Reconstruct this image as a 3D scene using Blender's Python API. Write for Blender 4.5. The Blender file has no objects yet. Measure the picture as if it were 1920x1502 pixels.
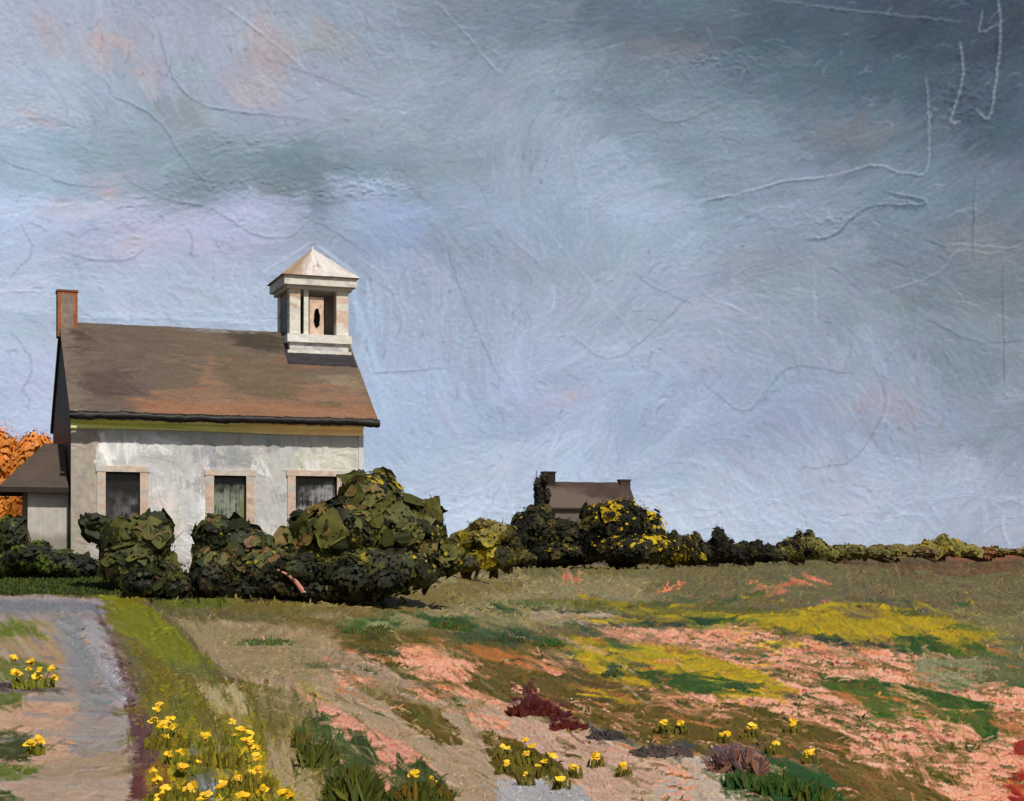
import bpy, math, random
import numpy as np
from mathutils import Vector

# ------------------------------------------------------------------ camera, sky, sun, exposure
SC = bpy.context.scene
COL = SC.collection
F = 3000.0            # focal length in pixels of the 1920 wide photograph
CX, HY = 960.0, 1036.0   # optical centre column, horizon row
EYE = 1.7
cam_d = bpy.data.cameras.new('camera')
cam = bpy.data.objects.new('camera', cam_d)
COL.objects.link(cam)
cam.location = (0, 0, EYE)
cam.rotation_euler = (math.radians(90), 0, 0)
cam_d.sensor_width = 36.0
cam_d.lens = 36.0 * F / 1920.0
cam_d.shift_y = (HY - 751.0) / 1920.0
cam_d.clip_start = 0.1
cam_d.clip_end = 6000
SC.camera = cam

SUN = Vector((0.30, -0.60, 0.82)).normalized()
sun_el = math.asin(SUN.z)
sun_rot = math.atan2(SUN.x, SUN.y)
world = bpy.data.worlds.new('World')
SC.world = world
world.use_nodes = True
wn = world.node_tree.nodes
wl = world.node_tree.links
bg = wn['Background']
sk = wn.new('ShaderNodeTexSky')
sk.sky_type = 'NISHITA'
sk.sun_disc = False
sk.sun_elevation = sun_el
sk.sun_rotation = sun_rot
sk.air_density = 1.0
sk.dust_density = 2.0
wl.new(sk.outputs[0], bg.inputs[0])
bg.inputs[1].default_value = 0.06
sd = bpy.data.lights.new('sun', 'SUN')
sd.energy = 3.7
sd.angle = math.radians(1.5)
sd.color = (1.0, 0.95, 0.86)
so = bpy.data.objects.new('sun', sd)
COL.objects.link(so)
so.rotation_euler = SUN.to_track_quat('Z', 'Y').to_euler()
so.location = (20, -30, 60)
SC.view_settings.view_transform = 'Standard'
SC.view_settings.look = 'None'
SC.view_settings.exposure = 0
SC.view_settings.gamma = 1
SC.render.resolution_x = 1024
SC.render.resolution_y = 801

# ------------------------------------------------------------------ numeric helpers
def sm(e0, e1, x):
    t = np.clip((x - e0) / (e1 - e0), 0, 1)
    return t * t * (3 - 2 * t)

def lin(c):
    c = np.asarray(c, dtype=np.float64) / 255.0
    c = np.clip(c, 0, 1)
    return np.where(c <= 0.04045, c / 12.92, ((c + 0.055) / 1.055) ** 2.4)

def _hash(i, j, s):
    n = (i.astype(np.int64) * 374761393 + j.astype(np.int64) * 668265263 + s * 974711) & 0xffffffff
    n = ((n ^ (n >> 13)) * 1274126177) & 0xffffffff
    n = n ^ (n >> 16)
    return (n & 0xffff) / 65535.0

def vnoise(x, y, s=0):
    xi = np.floor(x); yi = np.floor(y)
    fx = x - xi; fy = y - yi
    fx = fx * fx * (3 - 2 * fx); fy = fy * fy * (3 - 2 * fy)
    a = _hash(xi, yi, s); b = _hash(xi + 1, yi, s)
    c = _hash(xi, yi + 1, s); d = _hash(xi + 1, yi + 1, s)
    return (a * (1 - fx) + b * fx) * (1 - fy) + (c * (1 - fx) + d * fx) * fy

def fbm(x, y, s=0, o=4):
    r = 0; a = 0.5; t = 0
    for k in range(o):
        r = r + a * vnoise(x, y, s + 17 * k); t += a
        x = x * 2.03 + 3.1; y = y * 2.03 + 7.7; a *= 0.55
    return r / t - 0.5

def streak(x, y, ang, l, w, s=0, o=3):
    c, n = math.cos(ang), math.sin(ang)
    return fbm((x * c + y * n) / l, (-x * n + y * c) / w, s, o)

# ------------------------------------------------------------------ a brush-laid colour and relief chart
class Chart:
    def __init__(self, x0, y0, x1, y1, step, base, seed=1):
        self.x0, self.y0, self.x1, self.y1, self.st = x0, y0, x1, y1, step
        self.W = int((x1 - x0) / step) + 1
        self.H = int((y1 - y0) / step) + 1
        self.X, self.Y = np.meshgrid(x0 + step * np.arange(self.W), y0 + step * np.arange(self.H))
        self.c = np.ones((self.H, self.W, 3)) * np.array(base, float)
        self.h = np.zeros((self.H, self.W))
        self.rng = np.random.default_rng(seed)
        self.seed = seed

    def box(self, xa, ya, xb, yb):
        i0 = max(0, int((ya - self.y0) / self.st)); i1 = min(self.H, int((yb - self.y0) / self.st) + 2)
        j0 = max(0, int((xa - self.x0) / self.st)); j1 = min(self.W, int((xb - self.x0) / self.st) + 2)
        return i0, i1, j0, j1

    def patch(self, poly, col, rough=8, soft=4, alpha=1.0, ang=0.0, dry=0.0, h=0.0, sl=40, sw=6):
        """irregular patch: rough = how far the edge wanders, dry = how much the lower coat shows"""
        p = np.array(poly, float)
        m = rough * 1.6 + soft
        i0, i1, j0, j1 = self.box(p[:, 0].min() - m, p[:, 1].min() - m, p[:, 0].max() + m, p[:, 1].max() + m)
        if i1 <= i0 or j1 <= j0: return
        self.seed += 1
        X = self.X[i0:i1, j0:j1]; Y = self.Y[i0:i1, j0:j1]
        n1 = streak(X, Y, ang, sl, sw, self.seed) * 2
        n2 = streak(X, Y, ang, sl * .8, sw, self.seed + 500) * 2
        wx = X + rough * 2.0 * n1 * abs(math.cos(ang)) + rough * n2
        wy = Y + rough * 1.0 * n2
        # signed distance
        d2 = np.full(X.shape, 1e18); inside = np.zeros(X.shape, bool)
        k = len(p)
        for a in range(k):
            x1, y1 = p[a]; x2, y2 = p[(a + 1) % k]
            ex, ey = x2 - x1, y2 - y1
            t = np.clip(((wx - x1) * ex + (wy - y1) * ey) / (ex * ex + ey * ey + 1e-9), 0, 1)
            d2 = np.minimum(d2, (wx - x1 - t * ex) ** 2 + (wy - y1 - t * ey) ** 2)
            cnd = ((y1 > wy) != (y2 > wy)) & (wx < ex * (wy - y1) / (ey if abs(ey) > 1e-9 else 1e-9) + x1)
            inside ^= cnd
        sdist = np.sqrt(d2) * np.where(inside, 1, -1)
        a = sm(-soft, soft, sdist) * alpha
        if dry > 0:
            g = streak(X, Y, ang, sl * .5, 2.6, self.seed + 900, 3) + .5 + .25 * fbm(X / 3.1, Y / 3.1, self.seed + 33, 2)
            a = a * sm(dry - .06, dry + .06, g)
        v = 1 + .12 * streak(X, Y, ang, 36, 3, self.seed + 40)
        cc = np.array(col, float)[None, None, :] * v[..., None]
        self.c[i0:i1, j0:j1] = self.c[i0:i1, j0:j1] * (1 - a[..., None]) + cc * a[..., None]
        self.h[i0:i1, j0:j1] += h * a

    def ell(self, x, y, rx, ry, col, rot=0.0, **k):
        t = np.linspace(0, 2 * math.pi, 14, endpoint=False)
        c, s = math.cos(rot), math.sin(rot)
        self.patch([(x + rx * math.cos(a) * c - ry * math.sin(a) * s, y + rx * math.cos(a) * s + ry * math.sin(a) * c) for a in t], col, **k)

    def stroke(self, x, y, ang, L, W, col, h=1.0, alpha=.9, dry=.25, lip=.5):
        r = (L + W) * .62
        i0, i1, j0, j1 = self.box(x - r, y - r, x + r, y + r)
        if i1 - i0 < 2 or j1 - j0 < 2: return
        X = self.X[i0:i1, j0:j1] - x; Y = self.Y[i0:i1, j0:j1] - y
        c, s = math.cos(ang), math.sin(ang)
        S = X * c + Y * s; T = -X * s + Y * c
        T = T + self.rng.normal(0, .35) * S * S / max(L, 1)
        n = 24
        br = self.rng.random(n)
        tt = (T / W + .5) * (n - 1) * min(1, W / 26)
        ti = np.clip(tt.astype(int), 0, n - 2); tf = np.clip(tt - ti, 0, 1)
        b = br[ti] * (1 - tf) + br[ti + 1] * tf
        hl = L * (.36 + .2 * b)
        a = sm(0, W * .12 + 1.0, W * .5 - np.abs(T)) * sm(0, L * .06 + 1, hl - np.abs(S))
        a = a * np.where(b < dry, .25, 1.0) * alpha
        cc = np.array(col)[None, None, :] * (1 + .14 * (b - .5))[..., None]
        self.c[i0:i1, j0:j1] = self.c[i0:i1, j0:j1] * (1 - a[..., None]) + cc * a[..., None]
        e = np.exp(-((W * .5 - np.abs(T)) / (W * .1 + 1.2)) ** 2) * lip + np.exp(-((hl - S) / (L * .04 + 1.5)) ** 2) * lip
        hh = h * (b * .8 + e)
        self.h[i0:i1, j0:j1] = self.h[i0:i1, j0:j1] * (1 - a) + (self.h[i0:i1, j0:j1] * .5 + hh) * a

    def cover(self, bx, n, L, W, angf, jit=6, h=1.0, alpha=.8, dry=.25, lip=.4):
        """lay n strokes, each taking the colour of the underpainting at its middle"""
        src = self.c.copy()
        r = self.rng
        for _ in range(n):
            x = r.uniform(bx[0], bx[2]); y = r.uniform(bx[1], bx[3])
            j = min(self.W - 1, max(0, int((x - self.x0) / self.st))); i = min(self.H - 1, max(0, int((y - self.y0) / self.st)))
            c = src[i, j] + r.normal(0, jit, 3) * .5 + r.normal(0, jit)
            l = r.uniform(*L); w = r.uniform(*W)
            self.stroke(x, y, angf(x, y) + r.normal(0, .25), l, w, c, h, alpha, dry, lip)

    def line(self, pts, w=2.0, h=2.5, col=None, al=.3):
        """a scratch or ridge of paint along a polyline"""
        p = np.array(pts, float)
        q = [p[0]]
        P = np.concatenate([[2 * p[0] - p[1]], p, [2 * p[-1] - p[-2]]])
        for k0 in range(1, len(P) - 2):
            a0, a1, a2, a3 = P[k0 - 1:k0 + 3]
            k = max(2, int(np.hypot(*(a2 - a1)) / 9))
            for t in range(1, k + 1):
                u = t / k
                q.append(.5 * ((2 * a1) + (a2 - a0) * u + (2 * a0 - 5 * a1 + 4 * a2 - a3) * u * u + (3 * a1 - a0 - 3 * a2 + a3) * u ** 3) + self.rng.normal(0, .8, 2))
        q = np.array(q); h0 = h; ph = self.rng.uniform(0, 50)
        for ii, (a, b) in enumerate(zip(q[:-1], q[1:])):
            e_ = min(1, (ii + 1) / 4, (len(q) - 1 - ii) / 4)
            h = h0 * e_ * float(np.clip(.55 + 1.6 * vnoise(np.array(ph + ii * .35), np.array(0.5), 3) - .45, .05, 1.3))
            m = w * 4
            i0, i1, j0, j1 = self.box(min(a[0], b[0]) - m, min(a[1], b[1]) - m, max(a[0], b[0]) + m, max(a[1], b[1]) + m)
            if i1 <= i0 or j1 <= j0: continue
            X = self.X[i0:i1, j0:j1]; Y = self.Y[i0:i1, j0:j1]
            e = b - a
            t = np.clip(((X - a[0]) * e[0] + (Y - a[1]) * e[1]) / (e @ e + 1e-9), 0, 1)
            d2 = (X - a[0] - t * e[0]) ** 2 + (Y - a[1] - t * e[1]) ** 2
            g = np.exp(-d2 / (w * w))
            self.h[i0:i1, j0:j1] = np.where(np.abs(h * g) > np.abs(self.h[i0:i1, j0:j1]) * .5, self.h[i0:i1, j0:j1] * (1 - g) + h * g, self.h[i0:i1, j0:j1])
            if col is not None:
                self.c[i0:i1, j0:j1] = self.c[i0:i1, j0:j1] * (1 - (g * al)[..., None]) + np.array(col) * (g * al)[..., None]

    def sharpen(self, r, k):
        def blur(a, n):
            for ax in (0, 1):
                p = np.concatenate([np.repeat(np.take(a, [0], ax), n + 1, ax), a, np.repeat(np.take(a, [-1], ax), n, ax)], ax).cumsum(ax)
                m = a.shape[ax]
                a = (np.take(p, range(2 * n + 1, 2 * n + 1 + m), ax) - np.take(p, range(m), ax)) / (2 * n + 1)
            return a
        self.c = np.clip(self.c + k * (self.c - blur(blur(self.c, r), r)), 4, 252)

    def sample(self, x, y):
        fx = np.clip((x - self.x0) / self.st, 0, self.W - 1.001); fy = np.clip((y - self.y0) / self.st, 0, self.H - 1.001)
        i = fy.astype(int); j = fx.astype(int); a = fx - j; b = fy - i
        def bl(A):
            aa, bb = (a[..., None], b[..., None]) if A.ndim == 3 else (a, b)
            return (A[i, j] * (1 - aa) + A[i, j + 1] * aa) * (1 - bb) + (A[i + 1, j] * (1 - aa) + A[i + 1, j + 1] * aa) * bb
        return bl(self.c), bl(self.h)

# ------------------------------------------------------------------ materials
def paint_mat(name, rough=.55, spec=.35, bump=.25, bscale=40, var=.10, k=1.0):
    """colour from the mesh's own colours, varied by noise, with fine bristle bump"""
    m = bpy.data.materials.new(name); m.use_nodes = True
    t = m.node_tree; N = t.nodes; Lk = t.links
    b = N['Principled BSDF']
    b.inputs['Roughness'].default_value = rough
    b.inputs['Specular IOR Level'].default_value = spec
    at = N.new('ShaderNodeAttribute'); at.attribute_name = 'Col'
    tc = N.new('ShaderNodeTexCoord')
    mp = N.new('ShaderNodeMapping'); mp.inputs['Scale'].default_value = (1, 1, .35)
    Lk.new(tc.outputs['Object'], mp.inputs['Vector'])
    nz = N.new('ShaderNodeTexNoise'); nz.inputs['Scale'].default_value = bscale; nz.inputs['Detail'].default_value = 4
    Lk.new(mp.outputs[0], nz.inputs['Vector'])
    mr = N.new('ShaderNodeMapRange'); mr.inputs['From Min'].default_value = .3; mr.inputs['From Max'].default_value = .7
    mr.inputs['To Min'].default_value = (1 - var) * k; mr.inputs['To Max'].default_value = (1 + var) * k
    Lk.new(nz.outputs['Fac'], mr.inputs['Value'])
    mx = N.new('ShaderNodeVectorMath'); mx.operation = 'SCALE'
    Lk.new(at.outputs['Color'], mx.inputs[0]); Lk.new(mr.outputs[0], mx.inputs['Scale'])
    Lk.new(mx.outputs[0], b.inputs['Base Color'])
    bp = N.new('ShaderNodeBump'); bp.inputs['Strength'].default_value = bump; bp.inputs['Distance'].default_value = .02
    Lk.new(nz.outputs['Fac'], bp.inputs['Height']); Lk.new(bp.outputs[0], b.inputs['Normal'])
    return m

M_GROUND = paint_mat('field_surface', .75, .2, .2, 9, .08)
M_WALL = paint_mat('painted_clapboard', .6, .3, .35, 14, .05)
M_ROOF = paint_mat('weathered_shingle', .75, .25, .4, 12, .12)
M_TRIM = paint_mat('painted_trim', .55, .35, .35, 16, .07)
M_BRICK = paint_mat('brick_and_render', .8, .2, .4, 16, .14)
M_LEAF = paint_mat('leaf', .6, .2, .3, 14, .15)
M_FAR = paint_mat('far_leaf', .75, .15, .2, 3, .15)
M_GRASS = paint_mat('grass_blade', .75, .12, .2, 30, .12)
M_PETAL = paint_mat('petal', .5, .3, .4, 70, .12)
M_WOOD = paint_mat('bark', .8, .2, .5, 20, .2)

def glass_mat():
    m = bpy.data.materials.new('old_window_glass'); m.use_nodes = True
    t = m.node_tree; N = t.nodes; Lk = t.links; b = N['Principled BSDF']
    b.inputs['Roughness'].default_value = .22
    at = N.new('ShaderNodeAttribute'); at.attribute_name = 'Col'
    Lk.new(at.outputs['Color'], b.inputs['Base Color'])
    nz = N.new('ShaderNodeTexNoise'); nz.inputs['Scale'].default_value = 4
    bp = N.new('ShaderNodeBump'); bp.inputs['Strength'].default_value = .3; bp.inputs['Distance'].default_value = .05
    Lk.new(nz.outputs['Fac'], bp.inputs['Height']); Lk.new(bp.outputs[0], b.inputs['Normal'])
    return m
M_GLASS = glass_mat()

def sky_mat():
    m = bpy.data.materials.new('cloudy_sky'); m.use_nodes = True
    t = m.node_tree; N = t.nodes; Lk = t.links
    N.remove(N['Principled BSDF']); out = N['Material Output']
    at = N.new('ShaderNodeAttribute'); at.attribute_name = 'Col'
    em = N.new('ShaderNodeEmission'); df = N.new('ShaderNodeBsdfDiffuse'); ad = N.new('ShaderNodeAddShader')
    em.inputs['Strength'].default_value = SKY_EMIT
    s2 = N.new('ShaderNodeVectorMath'); s2.operation = 'SCALE'; s2.inputs['Scale'].default_value = SKY_DIFF
    Lk.new(at.outputs['Color'], em.inputs['Color']); Lk.new(at.outputs['Color'], s2.inputs[0]); Lk.new(s2.outputs[0], df.inputs['Color'])
    Lk.new(em.outputs[0], ad.inputs[0]); Lk.new(df.outputs[0], ad.inputs[1]); Lk.new(ad.outputs[0], out.inputs['Surface'])
    m.cycles.emission_sampling = 'NONE'
    return m
SKY_EMIT, SKY_DIFF = .50, .70

# ------------------------------------------------------------------ mesh helpers
ORG = {}
def mesh_obj(name, V, faces, C, mat, parent=None, smooth=True, origin=None):
    """V (n,3) world verts, faces (m,4), C (n,3) linear colours -> linked object"""
    me = bpy.data.meshes.new(name)
    g = np.zeros(3) if parent is None and origin is None else (np.array(origin, float) if parent is None else ORG[parent.name])
    V = np.ascontiguousarray(V - g, dtype=np.float32)
    if isinstance(faces, np.ndarray):
        k = faces.shape[1]; nf = len(faces)
        me.vertices.add(len(V)); me.vertices.foreach_set('co', V.ravel())
        me.loops.add(nf * k); me.loops.foreach_set('vertex_index', faces.astype(np.int32).ravel())
        me.polygons.add(nf)
        me.polygons.foreach_set('loop_start', np.arange(0, nf * k, k, dtype=np.int32))
        me.update(calc_edges=True)
    else:
        me.from_pydata([tuple(v) for v in V], [], faces)
    a = me.color_attributes.new('Col', 'FLOAT_COLOR', 'POINT')
    cc = np.ones((len(V), 4), np.float32); cc[:, :3] = C
    a.data.foreach_set('color', cc.ravel())
    if smooth: me.polygons.foreach_set('use_smooth', np.ones(len(me.polygons), bool))
    me.materials.append(mat)
    me.validate()
    o = bpy.data.objects.new(name, me); COL.objects.link(o)
    if parent is not None: o.parent = parent
    elif origin is not None: o.location = g
    ORG[o.name] = g
    return o

def grid_faces(H, W, keep=None, off=0):
    i = np.arange(H * W).reshape(H, W)
    f = np.stack([i[:-1, :-1], i[:-1, 1:], i[1:, 1:], i[1:, :-1]], -1)
    f = f[keep] if keep is not None else f.reshape(-1, 4)
    return f.reshape(-1, 4) + off

class Build:
    """collects shapes with colours into one mesh"""
    def __init__(self): self.V = []; self.F = []; self.C = []; self.n = 0
    def add(self, V, Fc, C):
        V = np.asarray(V, float); C = np.asarray(C, float)
        if C.ndim == 1: C = np.tile(C, (len(V), 1))
        self.V.append(V); self.C.append(C); self.F.append(np.asarray(Fc) + self.n); self.n += len(V)
    def quadgrid(self, P, C, keep=None):
        H, W = P.shape[:2]
        self.add(P.reshape(-1, 3), grid_faces(H, W, keep), C.reshape(-1, 3) if np.ndim(C) == 3 else C)
    def board(self, o, ex, ey, ez, col, amp=.006, step=.06, seed=0, var=.10, tint=None):
        """a box from corner o with edge vectors ex, ey, ez; faces subdivided, slightly uneven, brushed along ex"""
        o = np.array(o, float); ex, ey, ez = [np.array(e, float) for e in (ex, ey, ez)]
        cen = o + (ex + ey + ez) / 2
        for (a, b, c, s) in ((ex, ey, o, 0), (ex, ey, o + ez, 1), (ex, ez, o, 2), (ex, ez, o + ey, 3), (ey, ez, o, 4), (ey, ez, o + ex, 5)):
            la, lb = np.linalg.norm(a), np.linalg.norm(b)
            nu = int(np.clip(round(la / step), 1, 160)) + 1; nv = int(np.clip(round(lb / step), 1, 60)) + 1
            u, v = np.meshgrid(np.linspace(0, 1, nu), np.linspace(0, 1, nv))
            P = c + u[..., None] * a + v[..., None] * b
            w = P @ np.array([1.0, .37, .21]); q = P @ np.array([.2, .3, 1.0])
            nn = fbm(w * 6 + seed, q * 14, seed + s, 3)
            out = c + (a + b) / 2 - cen; out = out / (np.linalg.norm(out) + 1e-9)
            edge = np.minimum(np.minimum(u, 1 - u) * la, np.minimum(v, 1 - v) * lb)
            P = P + out * (nn * amp * sm(0, .01, edge))[..., None]
            vv = 1 + var * 2 * fbm(w * 2.5, q * 22, seed + s + 50, 3)
            cc = np.ones(P.shape) * np.array(col) * vv[..., None]
            if tint is not None:
                tm = sm(.02, .12, fbm(w * 2.2, q * 7, seed + 91, 3))[..., None]
                cc = cc * (1 - tm) + np.array(tint) * tm
            self.quadgrid(P, cc)
    def make(self, name, mat, parent=None, smooth=False):
        return mesh_obj(name, np.concatenate(self.V), np.concatenate(self.F), np.concatenate(self.C), mat, parent, smooth)

def tube(B, pts, rad, col, k=7):
    pts = np.array(pts, float); n = len(pts)
    R = np.broadcast_to(np.array(rad, float), (n,))
    t = np.linspace(0, 2 * math.pi, k + 1)
    rows = []
    for i in range(n):
        d = pts[min(i + 1, n - 1)] - pts[max(i - 1, 0)]; d = d / (np.linalg.norm(d) + 1e-9)
        s = np.cross(d, [0.3, 1, .2]); s /= np.linalg.norm(s); u = np.cross(d, s)
        rows.append(pts[i] + R[i] * (np.cos(t)[:, None] * s + np.sin(t)[:, None] * u))
    B.quadgrid(np.array(rows), np.array(col, float))

def tag(o, label=None, cat=None, group=None, kind=None):
    if label: o['label'] = label
    if cat: o['category'] = cat
    if group: o['group'] = group
    if kind: o['kind'] = kind
    return o

def empty(name, loc, label, cat, group=None):
    o = bpy.data.objects.new(name, None); COL.objects.link(o)
    o.location = tuple(loc); o.empty_display_size = .3
    ORG[o.name] = np.array(loc, float)
    return tag(o, label, cat, group)

# ------------------------------------------------------------------ the lie of the land
def land(X, Y):
    X = np.asarray(X, float); Y = np.asarray(Y, float)
    rise = np.clip((Y - 22) / 19, 0, 1); rise = rise * rise * (3 - 2 * rise)
    side = 1 - sm(-6.0, 3.0, X)
    back = 1 - sm(58, 120, Y)
    z = 1.14 * rise * side * back
    z = z + .05 * fbm(X / 3.0, Y / 3.0, 5, 3) * sm(9, 14, Y) * (1 - sm(40, 90, Y))
    return z

def at(px, py):
    """world point where the sight line through a photo position meets the ground"""
    dx, dz = (px - CX) / F, (HY - py) / F
    Y = np.geomspace(8, 1500, 6000)
    z = EYE + dz * Y - land(dx * Y, Y)
    k = int(np.argmax(z < 0))
    y = Y[k]
    return np.array([dx * y, y, float(land(dx * y, y))])

def onplane(px, py, D):
    return np.array([(px - CX) / F * D, D, EYE + (HY - py) / F * D])

# ------------------------------------------------------------------ SKY (dome of cloud)
def build_sky():
    S = Chart(-420, -260, 2340, 1090, 2.1, (150, 165, 182), seed=11)
    pts = [(0,40,163,174,190),(250,40,165,172,188),(480,60,160,168,182),(700,50,148,162,176),(850,20,132,146,158),(1000,60,122,137,148),(1150,30,100,116,126),(1300,60,100,116,126),(1500,40,82,98,108),(1700,40,72,86,96),(1900,60,72,85,95),
        (1000,130,140,155,168),(1250,150,122,137,148),(1450,130,96,114,124),(1650,140,84,102,112),(1900,200,84,100,110),
        (50,200,168,182,198),(250,230,150,166,180),(420,200,148,160,175),(600,160,160,170,186),(700,220,150,163,176),(1000,230,146,160,174),(1300,230,128,144,156),(1600,240,106,122,132),
        (100,300,150,168,184),(260,310,136,152,164),(400,330,122,139,147),(560,335,116,134,142),(700,310,130,147,158),(850,330,138,154,166),(1100,330,146,162,178),(1400,330,128,144,158),(1700,350,112,128,140),(1900,380,104,120,131),
        (40,430,172,188,214),(250,420,176,182,206),(450,400,172,178,204),(650,370,150,166,184),(720,420,150,168,198),(850,430,145,162,182),(1150,450,150,168,188),(1500,480,138,154,170),(1850,500,120,136,149),
        (60,560,176,194,222),(300,540,176,192,220),(450,560,172,190,218),(760,520,160,178,208),(900,600,158,176,206),(1200,600,158,175,202),(1500,640,146,163,188),(1850,650,128,145,162),
        (30,720,176,192,226),(760,760,166,186,222),(950,750,160,180,216),(1200,760,162,180,216),(1450,780,156,174,208),(1700,760,150,168,196),(1880,800,142,158,180),
        (780,900,172,192,222),(950,900,180,198,228),(1200,880,170,188,220),(1500,900,168,184,212),(1750,900,162,179,206),
        (880,960,184,202,230),(1300,960,182,198,224),(1600,980,178,193,220),(1880,980,160,176,200)]
    P = np.array(pts, float)
    wx = S.X + 110 * streak(S.X, S.Y, -.15, 260, 90, 3, 4); wy = S.Y + 80 * streak(S.X, S.Y, -.1, 240, 70, 9, 4)
    num = 0; den = 0
    for x, y, r, g, b in P:
        w = 1.0 / (((wx - x) ** 2 + ((wy - y) * 1.5) ** 2) / 9000 + .25) ** 2.4
        num = num + w[..., None] * np.array([r, g, b]); den = den + w
    S.c = num / den[..., None]
    lum = S.c.mean(-1, keepdims=True); kk = (1.02 - .18 * sm(340, 560, S.Y))[..., None]; S.c = (lum + (S.c - lum) * kk) * (1.05 - .09 * sm(360, 520, S.Y) + .05 * sm(700, 1200, S.X) * sm(100, 300, S.Y) * (1 - sm(600, 800, S.Y)))[..., None]; S.c[..., 2] += 5 * (1 - sm(400, 600, S.Y))
    n = fbm(S.X / 120, S.Y / 60, 77, 5)
    S.c *= (1 + .16 * n)[..., None]; n2 = fbm(S.X / 70 + 5, S.Y / 45, 78, 4); S.c += n2[..., None] * np.array([12, 4, 6])
    # tints: pink, lilac and grey green clouds
    for (x, y, rx, ry, c, a) in [(92,60,16,40,(200,172,168),.6),(205,78,42,24,(200,172,170),.6),(285,130,34,12,(204,174,170),.6),(500,95,50,40,(180,160,160),.6),
            (200,350,24,22,(205,180,185),.6),(620,70,60,24,(170,166,160),.5),(1055,746,12,12,(214,170,170),.9),(480,170,60,22,(190,176,182),.6),(130,395,30,18,(198,180,184),.5),(250,450,18,14,(202,180,186),.6),(60,210,12,14,(200,176,176),.6),
            (1660,760,70,30,(176,160,172),.45),(1250,90,90,16,(130,130,136),.5),(1600,250,70,18,(138,136,140),.5),(1850,450,80,60,(140,142,148),.5),
            (330,215,60,30,(140,152,160),.7),(360,150,22,40,(160,176,186),.8),(700,395,40,20,(160,180,216),.8),(170,425,30,14,(160,176,214),.8),(690,350,60,12,(170,188,216),.7)]:
        S.ell(x, y, rx, ry, c, rough=16, soft=16, alpha=a, sl=50, sw=14)
    for (x, y, rx, ry) in [(420,262,70,12),(360,330,90,16),(480,350,120,14),(700,372,140,8),(150,300,90,14),(560,305,120,26),(760,300,60,22),(1240,345,22,10),(640,375,60,10)]:
        S.ell(x, y, rx, ry, (112, 130, 138), rough=14, soft=9, alpha=.32, dry=.42, sl=60, sw=7)
    def ang(x, y):
        if x > 1100 and y < 420: return -.45 + .3 * math.sin(x / 170.0)
        if x < 900 and 230 < y < 420: return .15 * math.sin(x / 90.0)
        if y > 700: return 1.2 * math.sin(x / 140.0 + y / 90.0)
        if 640 < x < 1000 and 400 < y < 1000: return 1.1 + .5 * math.sin(y / 80.)
        return .9 * math.sin(x / 210.0) + .7 * math.cos(y / 130.0)
    S.cover((-100, -60, 2020, 1090), 5200, (40, 130), (14, 44), ang, jit=4.0, h=.22, alpha=.45, dry=.4, lip=.22)
    S.cover((-60, -20, 1980, 1080), 5200, (12, 60), (5, 14), ang, jit=4.5, h=.34, alpha=.36, dry=.5, lip=.3)
    # brushwork laid up to the roof edges and the cupola
    for k in range(70):
        t = k / 70.0; S.stroke(652 + 60 * t + S.rng.normal(14, 5), 560 + 230 * t, 1.25, 60, 7, (168, 188, 216), .5, .35)
    for k in range(26): S.stroke(S.rng.uniform(665, 720), S.rng.uniform(540, 620), 1.5, 60, 7, (168, 186, 214), .6, .35)
    for k in range(26): S.stroke(S.rng.uniform(400, 500), S.rng.uniform(480, 590), 1.45, 60, 7, (176, 190, 214), .6, .35)
    for k in range(30): S.stroke(S.rng.uniform(150, 500), S.rng.uniform(585, 606), .03, 90, 8, (176, 194, 220), .6, .4)
    for k in range(24):
        t = S.rng.random(); S.stroke(500 + 70 * t, 508 - 44 * t, -.62, 40, 6, (174, 186, 206), .4, .25); S.stroke(604 + 60 * t, 468 + 44 * t, .68, 40, 6, (172, 186, 206), .4, .25)
    for k in range(150):
        x = S.rng.uniform(700, 1900); S.stroke(x, S.rng.uniform(930, 1020) - 10, S.rng.normal(0, .5), 60, 9, (180 - (x - 700) * .012, 197 - (x - 700) * .012, 224 - (x - 700) * .016), .7, .45)
    hl = (190, 204, 220)
    D = (92, 106, 120)
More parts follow.
